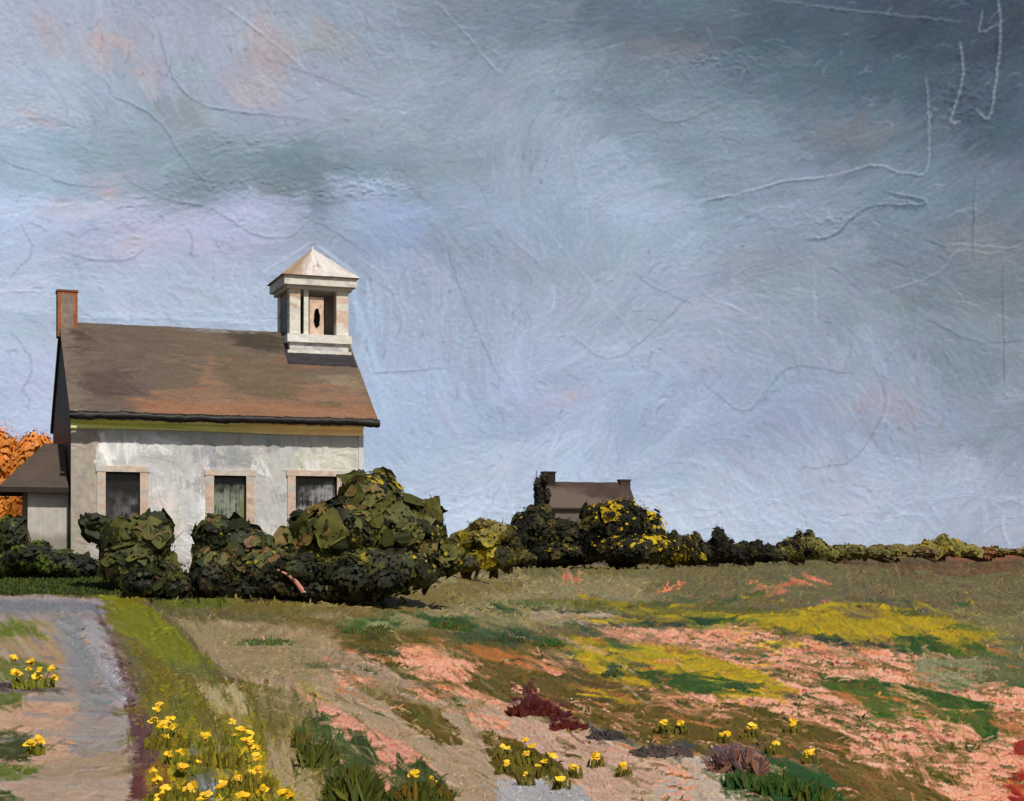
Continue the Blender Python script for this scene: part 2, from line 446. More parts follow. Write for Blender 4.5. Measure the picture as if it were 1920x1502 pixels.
    for pts, w, h, c in [([(408,0),(500,70),(560,120),(600,160)],3.0,1.5,hl),([(815,0),(870,60),(920,120),(962,160)],2.4,1.6,hl),([(298,58),(308,100),(325,145),(360,185),(420,205),(560,222)],2.2,1.7,D),
            ([(200,155),(212,180),(250,196),(300,230),(340,290),(380,335),(430,345)],2.4,1.8,D),([(0,300),(60,320),(130,345),(190,350),(230,345)],2,1.4,D),([(230,330),(300,370),(380,385),(430,410),(480,440),(540,445),(570,425)],2,1.4,D),
            ([(120,475),(170,485),(230,488),(270,470)],2,1.4,D),([(352,430),(362,450),(358,475),(372,480)],3,1.8,D),([(560,400),(620,430),(690,475)],2,1.5,D),([(430,20),(470,60)],2,1.0,hl),
            ([(1872,0),(1876,60),(1870,130),(1858,210),(1846,222),(1832,205)],3.4,2.4,(196,208,218)),([(1842,20),(1838,60),(1870,45)],2.6,1.6,hl),([(1800,80),(1806,140),(1790,200),(1782,230),(1800,228)],3.4,1.9,hl),
            ([(1737,145),(1742,230),(1738,320),(1700,325),(1640,310),(1560,330),(1470,340),(1400,360),(1300,380)],2.0,1.5,hl),([(1660,360),(1732,375),(1720,385),(1640,385),(1600,405),(1565,440),(1510,450)],3.0,2.0,D),
            ([(1640,228),(1670,230),(1672,240)],2.4,1.6,hl),([(1450,0),(1600,20),(1800,40)],2.2,1.4,hl),([(1310,530),(1330,555),(1370,575),(1425,595)],2.8,1.9,hl),([(1443,565),(1444,610)],2.2,1.7,hl),
            ([(1186,510),(1230,540),(1300,570)],1.8,1.2,D),([(1630,550),(1700,535),(1760,510),(1800,470),(1860,475),(1920,455)],2.2,1.4,hl),([(1780,455),(1890,465)],2,1.6,hl),([(1828,330),(1824,480)],2.2,1.3,D),
            ([(1525,500),(1530,600)],1.8,1.2,hl),([(1115,130),(1155,175)],2,1.2,D),([(1080,640),(1160,670),(1290,560)],1.8,1.1,D),([(1000,400),(1200,640)],1.6,1.0,hl),([(1320,720),(1400,770),(1480,690),(1600,700)],1.8,1.2,D),
            ([(700,700),(840,690)],1.8,1.1,D),([(1882,960),(1883,1000),(1892,1020),(1892,1046)],3,2.0,(200,210,225)),([(650,470),(720,520),(760,600)],1.8,1.2,hl),([(40,420),(60,470),(20,520)],1.8,1.2,D),
            ([(100,545),(0,548)],2,1.3,hl),([(142,500),(145,600)],2,1.2,hl),([(20,620),(60,680),(40,740)],1.8,1.1,D),([(735,0),(760,90),(790,160)],1.6,1.0,hl),([(1045,832),(1053,816)],2.4,1.6,(120,130,130)),([(1760,806),(1768,784)],3,1.4,(132,138,110)),
            ([(1190,200),(1260,230),(1370,190)],1.8,1.0,D),([(1740,600),(1830,640),(1920,640)],1.8,1.2,D),([(840,470),(870,560),(930,700)],1.6,.9,D),([(500,110),(640,160),(700,190)],1.6,.9,D),([(1640,690),(1660,760),(1600,860),(1500,880)],1.6,1.0,D),([(1880,500),(1884,720)],2,1.3,D)]:
        S.line(pts, max(1.6, w * .7), h * (.5 if pts[0][0] > 1640 and pts[0][1] < 400 else .33), c, .3 if pts[0][0] > 1640 else .2)
    r = S.rng
    for k in range(900):      # short random nicks and crumbs of paint
        x, y = r.uniform(0, 1920), r.uniform(0, 1000); a = ang(x, y) + r.normal(0, .5); l = r.uniform(4, 24)
        S.line([(x, y), (x + l * math.cos(a), y + l * math.sin(a)), (x + 1.8 * l * math.cos(a + .2), y + 1.8 * l * math.sin(a + .2))], r.uniform(1.3, 1.9), r.uniform(-.6, .9), D if r.random() < .5 else hl, .14)
    for (x, y, rx, ry) in [(420,345,140,24),(640,365,120,14),(1560,410,90,20),(1790,190,60,60),(450,270,90,20),(700,340,90,20),(1350,110,120,25),(1700,380,60,12)]:
        g = np.exp(-(((S.X - x) / rx) ** 2 + ((S.Y - y) / ry) ** 2))
        S.h += g * 2.6 * np.maximum(0, fbm(S.X / 6, S.Y / 4, 21, 3))
    S.h += (.34 + .9 * fbm(S.X / 130, S.Y / 80, 61, 3)) * fbm(S.X / 5.0, S.Y / 5.0, 31, 3)
    S.c *= (1 + .05 * fbm(S.X / 4.5, S.Y / 4.5, 36, 2))[..., None]
    S.sharpen(3, .3)
    R = 1500.0
    az = np.radians(np.linspace(-34, 34, 1640)); el = np.radians(np.linspace(-2.0, 31, 940))
    A, E = np.meshgrid(az, el)
    px = CX + F * np.tan(A); py = HY - F * np.tan(E) / np.cos(A)
    c, h = S.sample(px, py)
    rr = R - h * (R / F) * 3.2 / np.cos(A)
    V = np.stack([np.sin(A) * np.cos(E) * rr, np.cos(A) * np.cos(E) * rr, np.sin(E) * rr + EYE], -1)
    f = grid_faces(*A.shape)
    o = mesh_obj('sky', V.reshape(-1, 3), f, lin(c).reshape(-1, 3), sky_mat())
    tag(o, kind='structure')
build_sky()

# ------------------------------------------------------------------ FIELD: grass, bare pink soil, yellow and green strips, the lane
OL = (108, 94, 46); PK = (246, 166, 130); YG = (178, 152, 10); GR = (44, 84, 34); TAN = (176, 150, 120)
def paint_field():
    G = Chart(-420, 1030, 2340, 1640, 1.6, (104, 95, 58), seed=5)
    p = G.patch
    p([(-400,1030),(2340,1030),(2340,1110),(-400,1110)], (108,100,60), rough=2)
    p([(640,1050),(1200,1052),(1260,1100),(1160,1150),(700,1210),(560,1150)], (140,128,88), rough=20, soft=14, sl=70)
    p([(860,1052),(1300,1056),(1300,1080),(860,1080)], (112,102,58), rough=10, soft=8)
    p([(1200,1060),(2340,1060),(2340,1180),(1250,1170)], (112,102,66), rough=14, soft=10, sl=80)
    p([(1500,1035),(2340,1030),(2340,1062),(1700,1066),(1560,1060)], (100,80,50), rough=6, soft=5, sl=60, dry=.3)
    p([(1700,1030),(2340,1028),(2340,1052),(1760,1052)], (140,88,56), rough=4, soft=3, dry=.35, sl=60)
    p([(1640,1062),(1900,1060),(1900,1084),(1680,1082)], (108,78,52), rough=6, soft=3, dry=.4)
    for x, y in [(1425,1100),(1460,1110),(1480,1098),(1500,1094),(1530,1088),(1440,1118),(1550,1128),(1270,1100),(1250,1105),(1060,1082),(1075,1086),(1330,1128)]:
        G.ell(x, y, 11, 5, (196,120,84), rough=3, soft=1.2, dry=.35, sl=10)
    # yellow and green strips
    p([(1080,1115),(1200,1138),(1380,1150),(1500,1146),(1560,1128),(1660,1132),(1700,1150),(1872,1180),(1874,1216),(1740,1205),(1600,1200),(1450,1184),(1300,1170),(1180,1150)], YG, rough=6, soft=4, sl=90, ang=.1)
    p([(1000,1124),(1150,1130),(1350,1136),(1500,1150),(1300,1160),(1100,1145)], (92,92,34), rough=8, soft=6, alpha=.7, sl=90)
    p([(1560,1142),(1640,1138),(1660,1160),(1590,1166)], (122,104,62), rough=6, soft=6)
    p([(1660,1140),(1720,1142),(1730,1156),(1670,1156)], (86,94,40), rough=6, soft=5)
    p([(1180,1160),(1300,1175),(1460,1190),(1620,1205),(1760,1232),(1750,1244),(1560,1226),(1380,1200),(1200,1176)], (62,66,46), rough=7, soft=4, sl=70, ang=.12)
    p([(1290,1156),(1400,1164),(1412,1184),(1330,1184),(1270,1172)], (30,76,30), rough=5, soft=3, ang=.15)
    p([(1674,1192),(1762,1196),(1764,1228),(1690,1226)], (38,90,34), rough=5, soft=3)
    p([(1762,1208),(1868,1214),(1862,1236),(1766,1228)], (78,104,28), rough=5, soft=3)
    p([(1845,1200),(2340,1180),(2340,1300),(1860,1300)], (104,108,68), rough=10, soft=8)
    p([(1720,1150),(1920,1150),(2340,1160),(2340,1200),(1880,1200)], (132,124,84), rough=12, soft=10, alpha=.7)
    p([(1130,1175),(1400,1184),(1560,1212),(1710,1225),(1760,1262),(1850,1285),(2340,1320),(2340,1640),(1700,1640),(1500,1400),(1300,1300),(1180,1230)], PK, rough=10, soft=2.5, sl=60, ang=.12, h=.4)
    p([(1160,1178),(1400,1186),(1560,1216),(1710,1228),(1720,1255),(1600,1262),(1420,1246),(1240,1210)], (112,106,62), rough=12, soft=3, dry=.6, sl=50, ang=.15)
    p([(1300,1235),(1480,1250),(1600,1270),(1560,1290),(1420,1262)], (110,96,46), rough=12, soft=4, dry=.5, sl=60, ang=.2)
    p([(1712,1232),(1850,1238),(1850,1290),(1790,1300),(1716,1280)], (140,138,100), rough=10, soft=8, alpha=.9)
    p([(1060,1190),(1180,1208),(1300,1222),(1400,1256),(1485,1292),(1470,1314),(1350,1308),(1230,1292),(1130,1282),(1060,1245)], YG, rough=8, soft=4, sl=90, ang=.2)
    p([(1140,1198),(1300,1226),(1440,1275),(1420,1290),(1260,1245)], (186,158,24), rough=8, soft=5, alpha=.7, dry=.4, ang=.25)
    p([(1175,1258),(1300,1264),(1440,1292),(1400,1304),(1330,1306),(1230,1290)], (52,88,26), rough=5, soft=4, sl=80, ang=.2)
    G.ell(1150, 1262, 14, 18, (40,84,62), rough=8, soft=3)
    p([(1535,1268),(1700,1288),(1862,1324),(1866,1384),(1846,1392),(1818,1362),(1700,1348),(1634,1352),(1618,1320),(1545,1292)], (84,104,34), rough=4, soft=3, sl=90, ang=.15, h=.3)
    p([(1535,1268),(1700,1286),(1862,1324),(1860,1345),(1700,1308),(1560,1285)], (48,88,28), rough=4, soft=5, sl=90, ang=.15)
    p([(1850,1340),(1870,1338),(1872,1390),(1846,1394)], (44,88,30), rough=4, soft=3)
    p([(1640,1322),(1720,1320),(1720,1346),(1640,1346)], (54,100,34), rough=4, soft=6, alpha=.6)
    p([(1872,1336),(2340,1336),(2340,1384),(1872,1384)], (170,116,72), rough=5, soft=4, dry=.25)
    # olive ground at mid left and the diagonal swath
    p([(540,1150),(700,1180),(900,1200),(1060,1200),(1120,1280),(1040,1340),(760,1270),(560,1210)], OL, rough=12, soft=6, sl=70, ang=.3)
    p([(640,1178),(740,1180),(1060,1210),(1060,1235),(900,1225),(700,1215)], (98,84,32), rough=10, soft=6, sl=60, ang=.15)
    p([(600,1200),(1000,1215),(1130,1280),(1350,1310),(1480,1345),(1600,1384),(1590,1424),(1700,1462),(1830,1520),(1500,1520),(1400,1448),(1280,1420),(1170,1384),(1090,1350),(950,1330),(800,1270),(640,1225)], (102,84,30), rough=9, soft=3, sl=80, ang=.3)
    p([(740,1212),(860,1222),(900,1245),(880,1275),(840,1282),(800,1262),(760,1250)], PK, rough=9, soft=1.6, dry=.22, ang=.5, sl=30, h=.4)
    p([(742,1225),(770,1255),(850,1290),(790,1275),(745,1250)], PK, rough=6, soft=1.6, ang=.5, sl=30)
    p([(620,1205),(660,1215),(680,1250),(640,1240)], PK, rough=8, soft=1.8, dry=.45)
    p([(820,1275),(900,1300),(960,1325),(900,1318),(820,1295)], PK, rough=7, soft=1.6, ang=.4, dry=.2)
    p([(960,1280),(1000,1300),(1006,1285),(1010,1302),(960,1300)], PK, rough=5, soft=1.6, dry=.2)
    p([(850,1205),(980,1225),(1060,1262),(1000,1262),(900,1235)], (178,112,52), rough=10, soft=3, dry=.35, ang=.35, sl=60)
    p([(980,1232),(1060,1260),(1040,1270),(985,1248)], (214,142,104), rough=5, soft=1.6, dry=.3, ang=.4)
    p([(980,1214),(1080,1228),(1076,1250),(1030,1244)], PK, rough=8, soft=1.6, dry=.45, ang=.2)
    p([(1060,1310),(1140,1318),(1150,1345),(1090,1340)], PK, rough=9, soft=1.6, dry=.5, ang=.2)
    p([(1130,1330),(1260,1350),(1250,1370),(1150,1358)], (200,130,92), rough=9, soft=1.6, dry=.55, ang=.2)
    p([(1210,1285),(1370,1315),(1370,1345),(1300,1345),(1230,1318)], PK, rough=9, soft=1.6, dry=.4, ang=.2)
    p([(1080,1285),(1200,1305),(1180,1320),(1090,1305)], (150,100,44), rough=8, soft=3, dry=.4, ang=.2)
    p([(1210,1375),(1270,1385),(1260,1400),(1215,1395)], PK, rough=6, soft=1.6, dry=.5, ang=.2)
    p([(1310,1385),(1350,1395),(1345,1405),(1310,1398)], PK, rough=6, soft=1.6, dry=.4)
    p([(1450,1300),(1500,1300),(1620,1330),(1640,1370),(1600,1372),(1500,1335)], (100,92,48), rough=9, soft=2, dry=.55, ang=.3)
    p([(1720,1394),(1850,1390),(1850,1412),(1730,1412)], (100,92,40), rough=7, soft=2, dry=.42, ang=.1)
    p([(1560,1412),(1700,1420),(1850,1428),(1850,1436),(1600,1434)], (112,98,46), rough=6, soft=2, dry=.5, ang=.1)
    p([(1690,1440),(1740,1440),(1800,1455),(1800,1474),(1720,1470)], (104,92,34), rough=6, soft=2, dry=.3)
    p([(1580,1430),(1700,1450),(1760,1520),(1640,1520)], (126,96,40), rough=10, soft=3, dry=.4, ang=.4)
    p([(1900,1398),(1925,1384),(2340,1380),(2340,1428),(1930,1424),(1906,1418)], (160,50,34), rough=5, soft=2)
    p([(1898,1456),(1914,1446),(2340,1430),(2340,1640),(1884,1640),(1890,1500)], (168,44,26), rough=6, soft=6)
    for x, y in [(1510,1298),(1560,1248),(1570,1243),(1626,1268),(1790,1300),(1812,1296),(1788,1385),(1812,1392),(1696,1382),(1660,1385),(1745,1380),(1640,1388),(1430,1222)]:
        G.ell(x, y, 5, 4, (150,60,50), rough=2, soft=1.5)
    for k in range(160):
        x, y = G.rng.uniform(1180, 1900), G.rng.uniform(1195, 1500); G.ell(x, y, G.rng.uniform(1, 3.5), G.rng.uniform(1, 2.5), (176, 88, 70) if k % 2 else (110, 100, 60), rough=1, soft=1, alpha=.7)
    # dark greens of the middle
    for q, c in [([(640,1166),(740,1160),(740,1186),(660,1190)],(50,86,42)),([(780,1158),(890,1162),(880,1180),(800,1174)],(42,88,44)),([(850,1152),(900,1174),(896,1186),(860,1180)],(38,80,36)),([(850,1188),(970,1180),(1010,1205),(870,1206)],(46,74,50)),
            ([(940,1186),(990,1184),(976,1210),(900,1206)],(34,62,54)),([(1000,1190),(1060,1198),(1062,1220),(1020,1214)],(36,88,38)),([(1020,1218),(1044,1218),(1040,1242),(1022,1238)],(52,90,36)),([(440,1186),(530,1186),(566,1205),(564,1240),(540,1232),(500,1214),(450,1206)],(60,100,66)),
            ([(900,1134),(1010,1128),(1030,1140),(940,1144)],(74,98,46))]:
        p(q, c, rough=9, soft=4, dry=.25, sl=26, ang=.2)
    p([(980,1146),(1130,1148),(1180,1172),(1120,1180),(1000,1166)], (168,148,120), rough=10, soft=6, sl=60, ang=.15)
    # greige swath running to the lower right
    p([(330,1165),(470,1166),(600,1180),(650,1235),(760,1285),(860,1312),(960,1322),(1060,1360),(1150,1390),(1290,1430),(1330,1520),(1100,1640),(760,1640),(640,1400),(520,1310),(420,1260)], TAN, rough=12, soft=6, sl=70, ang=.5)
    p([(330,1165),(470,1170),(600,1200),(640,1240),(560,1290),(420,1260)], (152,134,98), rough=12, soft=8, sl=40, ang=.3)
    p([(600,1210),(700,1240),(800,1300),(760,1330),(640,1290)], (160,138,112), rough=12, soft=8, ang=.5)
    p([(900,1330),(1060,1365),(1290,1430),(1320,1520),(1000,1520),(940,1440)], (202,164,140), rough=10, soft=8, sl=60, ang=.4)
    p([(545,1288),(640,1335),(760,1395),(800,1425),(870,1520),(740,1520),(640,1370)], (216,150,122), rough=5, soft=3, ang=.5, sl=60)
    p([(620,1255),(680,1275),(700,1300),(640,1285)], PK, rough=7, soft=2, dry=.4)
    p([(760,1285),(830,1300),(830,1316),(780,1312)], PK, rough=7, soft=2, dry=.3)
    p([(875,1335),(950,1350),(960,1372),(880,1362)], PK, rough=8, soft=3, dry=.3)
    p([(720,1316),(800,1326),(864,1370),(868,1398),(820,1398),(760,1360)], (104,88,28), rough=7, soft=2.5, ang=.6, sl=40)
    p([(640,1270),(740,1290),(760,1320),(690,1310)], (132,116,70), rough=8, soft=6, ang=.5, dry=.3)
    p([(908,1372),(970,1390),(1060,1436),(1064,1466),(980,1470),(930,1450),(912,1410)], (96,82,20), rough=5, soft=2, ang=.5, sl=30)
    p([(925,1468),(1010,1462),(1100,1475),(1110,1540),(940,1540)], (176,172,172), rough=7, soft=3, ang=.7, sl=40)
    p([(960,1312),(1000,1270),(1006,1300),(1056,1324),(1096,1362),(1056,1372),(1020,1345),(972,1328)], (86,32,32), rough=6, soft=2, ang=.5, sl=20)
    p([(1104,1372),(1168,1370),(1172,1388),(1120,1390)], (60,68,74), rough=5, soft=2)
    p([(1190,1405),(1290,1390),(1300,1412),(1240,1426)], (74,76,82), rough=6, soft=3)
    p([(1322,1400),(1430,1400),(1440,1450),(1340,1450)], (104,86,84), rough=7, soft=4, ang=1.4, dry=.3, sl=30)
    p([(1280,1410),(1330,1420),(1420,1520),(1200,1520)], (196,176,156), rough=8, soft=4, ang=.7)
    p([(1430,1424),(1520,1416),(1600,1520),(1440,1520)], (34,84,46), rough=8, soft=3, ang=1.3, sl=30)
    p([(1350,1448),(1420,1448),(1430,1500),(1360,1500)], (46,86,48), rough=8, soft=3, dry=.4, ang=1.3, sl=30)
    p([(1230,1430),(1300,1440),(1290,1520),(1240,1520)], PK, rough=8, soft=4, dry=.5)
    for q, c in [([(560,1350),(600,1345),(622,1370),(624,1410),(600,1436),(580,1420),(560,1390)],(72,84,40)),([(585,1350),(612,1352),(622,1400),(604,1432),(590,1410)],(48,76,38)),([(630,1400),(660,1386),(690,1400),(704,1450),(700,1520),(630,1520),(622,1440)],(64,80,30)),([(640,1392),(672,1392),(690,1430),(692,1490),(660,1520),(634,1470)],(74,86,34)),([(740,1440),(790,1425),(830,1460),(860,1520),(730,1520)],(72,84,32)),([(745,1430),(756,1420),(760,1470),(745,1470)],(60,80,36))]:
        p(q, c, rough=7, soft=2.5, ang=1.45, sl=36, sw=4)
    for k in range(60):
        x, y = G.rng.uniform(632, 698), G.rng.uniform(1400, 1510); G.stroke(x, y, 1.5 + .012 * (x - 660) * -1, G.rng.uniform(50, 100), G.rng.uniform(8, 16), np.array((62, 80, 32)) * G.rng.uniform(.78, 1.25), 1.5, .85, .3)
        x, y = G.rng.uniform(572, 620), G.rng.uniform(1362, 1425); G.stroke(x, y, 1.5, G.rng.uniform(36, 70), G.rng.uniform(7, 12), np.array((58, 80, 38)) * G.rng.uniform(.78, 1.3), 1.5, .8, .3)
        x = G.rng.uniform(738, 830); y = G.rng.uniform(1440 + max(0, (x - 780)) * .5, 1510); G.stroke(x, y, 1.5, G.rng.uniform(36, 70), G.rng.uniform(7, 12), np.array((70, 84, 34)) * G.rng.uniform(.78, 1.25), 1.5, .8, .3)
    # bank right of the lane
    p([(180,1105),(250,1125),(330,1180),(400,1245),(380,1265),(300,1262),(250,1225),(215,1170)], (118,118,26), rough=9, soft=5, ang=.8, sl=40)
    p([(300,1240),(400,1250),(400,1290),(320,1290)], (100,104,60), rough=9, soft=8, alpha=.8)
    p([(250,1200),(330,1260),(560,1300),(600,1400),(620,1520),(620,1640),(200,1640),(270,1440),(280,1330)], (110,100,38), rough=10, soft=6, ang=1.2, sl=40)
    p([(370,1284),(450,1290),(480,1330),(460,1370),(400,1340)], (180,164,118), rough=8, soft=6, ang=.9, sl=40)
    p([(470,1290),(560,1300),(600,1340),(560,1370),(490,1340)], (126,114,72), rough=10, soft=8, ang=.7)
    p([(490,1370),(560,1400),(620,1520),(520,1520),(490,1430)], (168,148,106), rough=9, soft=6, ang=1.0, dry=.2)
    p([(350,1400),(430,1400),(440,1470),(380,1500),(350,1450)], (112,114,92), rough=10, soft=8)
    p([(380,1462),(405,1460),(405,1520),(380,1520)], (140,146,166), rough=5, soft=5)
    p([(300,1290),(370,1300),(380,1380),(310,1400)], (112,108,30), rough=8, soft=6, ang=1.4, sl=40)
    p([(420,1340),(500,1350),(500,1520),(420,1520)], (128,116,28), rough=9, soft=6, ang=1.4, sl=40)
    # the lane
    p([(250,1300),(320,1310),(330,1400),(300,1480),(256,1420)], (112, 104, 34), rough=8, soft=5, ang=1.4, sl=30)
    for q in [([(360,1370),(400,1372),(404,1400),(370,1402)]), ([(440,1370),(500,1380),(500,1470),(450,1470)]), ([(300,1440),(340,1440),(350,1520),(300,1520)]), ([(400,1440),(470,1450),(520,1520),(400,1520)]), ([(500,1470),(560,1480),(570,1530),(500,1530)]), ([(320,1380),(350,1380),(352,1430),(322,1430)])]:
        p(q, (172, 150, 18), rough=9, soft=3, dry=.45, ang=1.3, sl=16, sw=4)
    p([(-420,1118),(60,1116),(188,1124),(214,1190),(244,1290),(272,1370),(274,1450),(240,1520),(240,1640),(-420,1640)], (156,143,136), rough=6, soft=4, sl=60, ang=.1)
    p([(170,1130),(205,1180),(226,1240),(256,1310),(292,1380),(300,1450),(240,1530),(250,1440),(246,1370),(226,1300),(200,1220)], (98,66,66), rough=6, soft=5, ang=1.2, sl=40)
    p([(260,1430),(318,1440),(300,1520),(230,1520)], (108,60,50), rough=5, soft=4)
    p([(265,1440),(310,1440),(300,1470),(270,1490)], (150,116,22), rough=6, soft=3, dry=.3, ang=-.8, sl=20)
    p([(-300,1122),(180,1128),(190,1150),(-300,1150)], (124,124,130), rough=5, soft=6)
    p([(110,1160),(170,1160),(180,1250),(160,1300),(130,1250)], (138,140,144), rough=10, soft=9, ang=1.0)
    p([(150,1150),(200,1180),(222,1260),(240,1320),(210,1330),(180,1240)], (162,158,162), rough=8, soft=7, ang=1.1)
    p([(-200,1180),(110,1176),(120,1230),(110,1290),(-200,1290)], (168,142,106), rough=10, soft=9)
    p([(150,1290),(200,1300),(190,1330),(150,1320)], (130,144,156), rough=8, soft=7)
    p([(-200,1310),(150,1320),(170,1370),(150,1440),(-200,1460)], (196,158,130), rough=10, soft=8)
    p([(130,1345),(230,1350),(250,1400),(140,1440)], (164,150,142), rough=9, soft=8, dry=.2)
    p([(40,1440),(240,1400),(250,1460),(60,1480)], (166,142,116), rough=9, soft=8, dry=.3)
    p([(-200,1462),(240,1462),(240,1540),(-200,1540)], (178,154,134), rough=7, soft=6)
    p([(10,1272),(60,1290),(140,1292),(60,1300),(-100,1296)], (72,60,50), rough=5, soft=4)
    p([(-200,1165),(70,1165),(74,1196),(-200,1200)], (100,116,40), rough=7, soft=4, dry=.2)
    p([(-200,1230),(60,1236),(110,1256),(60,1276),(-200,1280)], (104,112,50), rough=7, soft=4)
    p([(-200,1300),(40,1300),(40,1330),(-200,1340)], (96,104,36), rough=7, soft=4, dry=.3, ang=1.4)
    p([(-200,1350),(60,1380),(78,1410),(44,1430),(-200,1420)], (66,74,26), rough=6, soft=4, dry=.2)
    p([(-200,1430),(60,1434),(72,1452),(20,1464),(-200,1460)], (92,110,34), rough=6, soft=4, dry=.25)
    p([(-200,1486),(24,1484),(30,1520),(-200,1540)], (80,84,40), rough=5, soft=4)
    # lawn before the house and dark soil under the shrubs
    p([(-420,1030),(240,1030),(240,1100),(180,1118),(60,1116),(-420,1116)], (54,66,22), rough=5, soft=3, sl=50)
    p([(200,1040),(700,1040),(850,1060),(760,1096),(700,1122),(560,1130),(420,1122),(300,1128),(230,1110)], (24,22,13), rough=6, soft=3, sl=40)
    p([(560,1126),(760,1110),(860,1085),(1000,1090),(900,1130),(700,1160),(560,1150)], (122,108,62), rough=8, soft=3, sl=50)
    p([(280,1128),(420,1120),(440,1138),(300,1142)], (86,96,28), rough=6, soft=3, ang=1.2, sl=20)
    p([(430,1122),(560,1128),(560,1150),(440,1150)], (108,96,44), rough=6, soft=3)
    # loose streaks of every colour of the field, following the rows
    r = G.rng
    OLs, OG, DGn, GN, YL, PKs, BR = (104, 88, 34), (196, 118, 58), (52, 64, 34), (60, 96, 34), (184, 154, 14), (242, 162, 126), (120, 88, 44)
    def zone(n, bx, pal, L, W, a0, alpha=.85, dry=.45):
        for _ in range(n):
            x, y = r.uniform(bx[0], bx[2]), r.uniform(bx[1], bx[3])
            c = np.array(pal[int(r.integers(len(pal)))], float) * r.uniform(.88, 1.12)
            G.stroke(x, y, a0 + r.normal(0, .12), r.uniform(*L), r.uniform(*W), c, 1.0, alpha, dry, .5)
    zone(170, (1120, 1180, 1960, 1300), [OLs, OG, (112, 104, 58), PKs, (214, 132, 96), (90, 92, 40)], (14, 70), (2.5, 7), .13)
    zone(190, (1400, 1300, 1960, 1520), [OLs, OG, (112, 100, 44), PKs, PKs, PKs, (228, 136, 106)], (14, 80), (2.5, 7), .10)
    zone(200, (600, 1200, 1300, 1345), [OLs, OLs, OG, PKs, BR, (70, 76, 34)], (16, 80), (2.5, 8), .38)
    zone(140, (1050, 1310, 1600, 1430), [OLs, OLs, OG, PKs, (84, 74, 30)], (16, 70), (2.5, 7), .25)
    zone(100, (1080, 1120, 1880, 1210), [YL, YL, GN, OLs, (132, 116, 30)], (20, 100), (3, 8), .10, .75)
    zone(50, (1060, 1205, 1480, 1310), [YL, YL, GN, OLs, (200, 168, 30), DGn], (24, 100), (3, 8), .2, .75)
    zone(36, (1540, 1275, 1860, 1380), [GN, (96, 116, 36), (48, 84, 30), OLs], (24, 90), (3, 9), .16, .75)
    zone(120, (640, 1140, 1180, 1230), [(50, 84, 44), (128, 118, 74), (100, 98, 54), DGn], (14, 60), (3, 8), .12, .7)
    zone(180, (380, 1180, 1200, 1480), [(196, 166, 132), (150, 134, 98), (206, 160, 130), (126, 112, 66)], (20, 90), (2.5, 7), .55, .7)
    zone(260, (240, 1290, 600, 1520), [(112, 106, 36), (150, 134, 24), (88, 92, 34), (132, 120, 60), (96, 84, 38)], (12, 50), (3, 8), 1.35, .8)
    zone(170, (-60, 1140, 230, 1520), [(166, 148, 132), (150, 138, 138), (190, 150, 124), (140, 136, 142), (120, 110, 104)], (20, 90), (3, 8), .08, .6)
    gr = np.maximum(0, G.c[..., 1] - G.c[..., 0]); G.c[..., 0] += .30 * gr; G.c[..., 1] -= .08 * gr; G.c[..., 2] *= 1 - .004 * gr
    G.under = G.c.copy()
    def ang(x, y):
        if x < 260: return .15 + .5 * math.sin(y / 60.0)
        if x < 560 and y > 1280: return 1.25 + .3 * math.sin(x / 40.0)
        if x < 420: return .9
        if y < 1100: return 1.35 if math.sin(x / 50.0) > .2 else .15
        return .12 + .35 * sm(1150, 1500, y) + .2 * math.sin(x / 120.0)
    G.cover((-200, 1040, 2100, 1230), 3400, (18, 60), (5, 12), ang, jit=5, h=1.2, alpha=.6, dry=.35, lip=.6)
    G.cover((-200, 1160, 2100, 1600), 4600, (24, 90), (5, 17), ang, jit=6.0, h=1.4, alpha=.45, dry=.45, lip=.6)
    for k in range(700):     # short upright dabs of dry grass
        x, y = G.rng.uniform(250, 900), G.rng.uniform(1120, 1330)
        j = int((x - G.x0) / G.st); i = int((y - G.y0) / G.st)
        G.stroke(x, y, 1.4 + G.rng.normal(0, .3), G.rng.uniform(10, 26), 2.8, G.c[i, j] * G.rng.uniform(.82, 1.16), 1.2, .6, .1)
    G.h += 1.0 * fbm(G.X / 4.5, G.Y / 3.2, 41, 3)
    pk = sm(40, 75, G.c[..., 0] - G.c[..., 2]) * sm(185, 205, G.c[..., 0])
    sp = sm(.16, .24, fbm(G.X / 3.2, G.Y / 2.4, 47, 2)) * pk
    G.c *= 1 - .15 * sp[..., None] * np.array([.6, 1.0, 1.0]); G.h -= sp * .5
    wv = sm(.06, .2, streak(G.X, G.Y, .15, 16, 2.4, 49, 3)) * pk
    G.c += wv[..., None] * np.array([4, 14, 14])
    hol = sm(.13, .17, streak(G.X, G.Y, .2, 24, 6, 52, 4)) * pk * sm(1150, 1200, G.X)
    G.c = G.c * (1 - .75 * hol[..., None]) + np.array([128, 104, 58]) * .75 * hol[..., None]; G.h += hol
    G.sharpen(2, .5); G.sharpen(9, .28)
    return G
FIELD = paint_field()
ALB_G = .78     # colour of the land itself relative to how it looks lit

def field_colour(X, Y, Z):
    return FIELD.sample(CX + F * X / Y, HY - F * (Z - EYE) / Y)

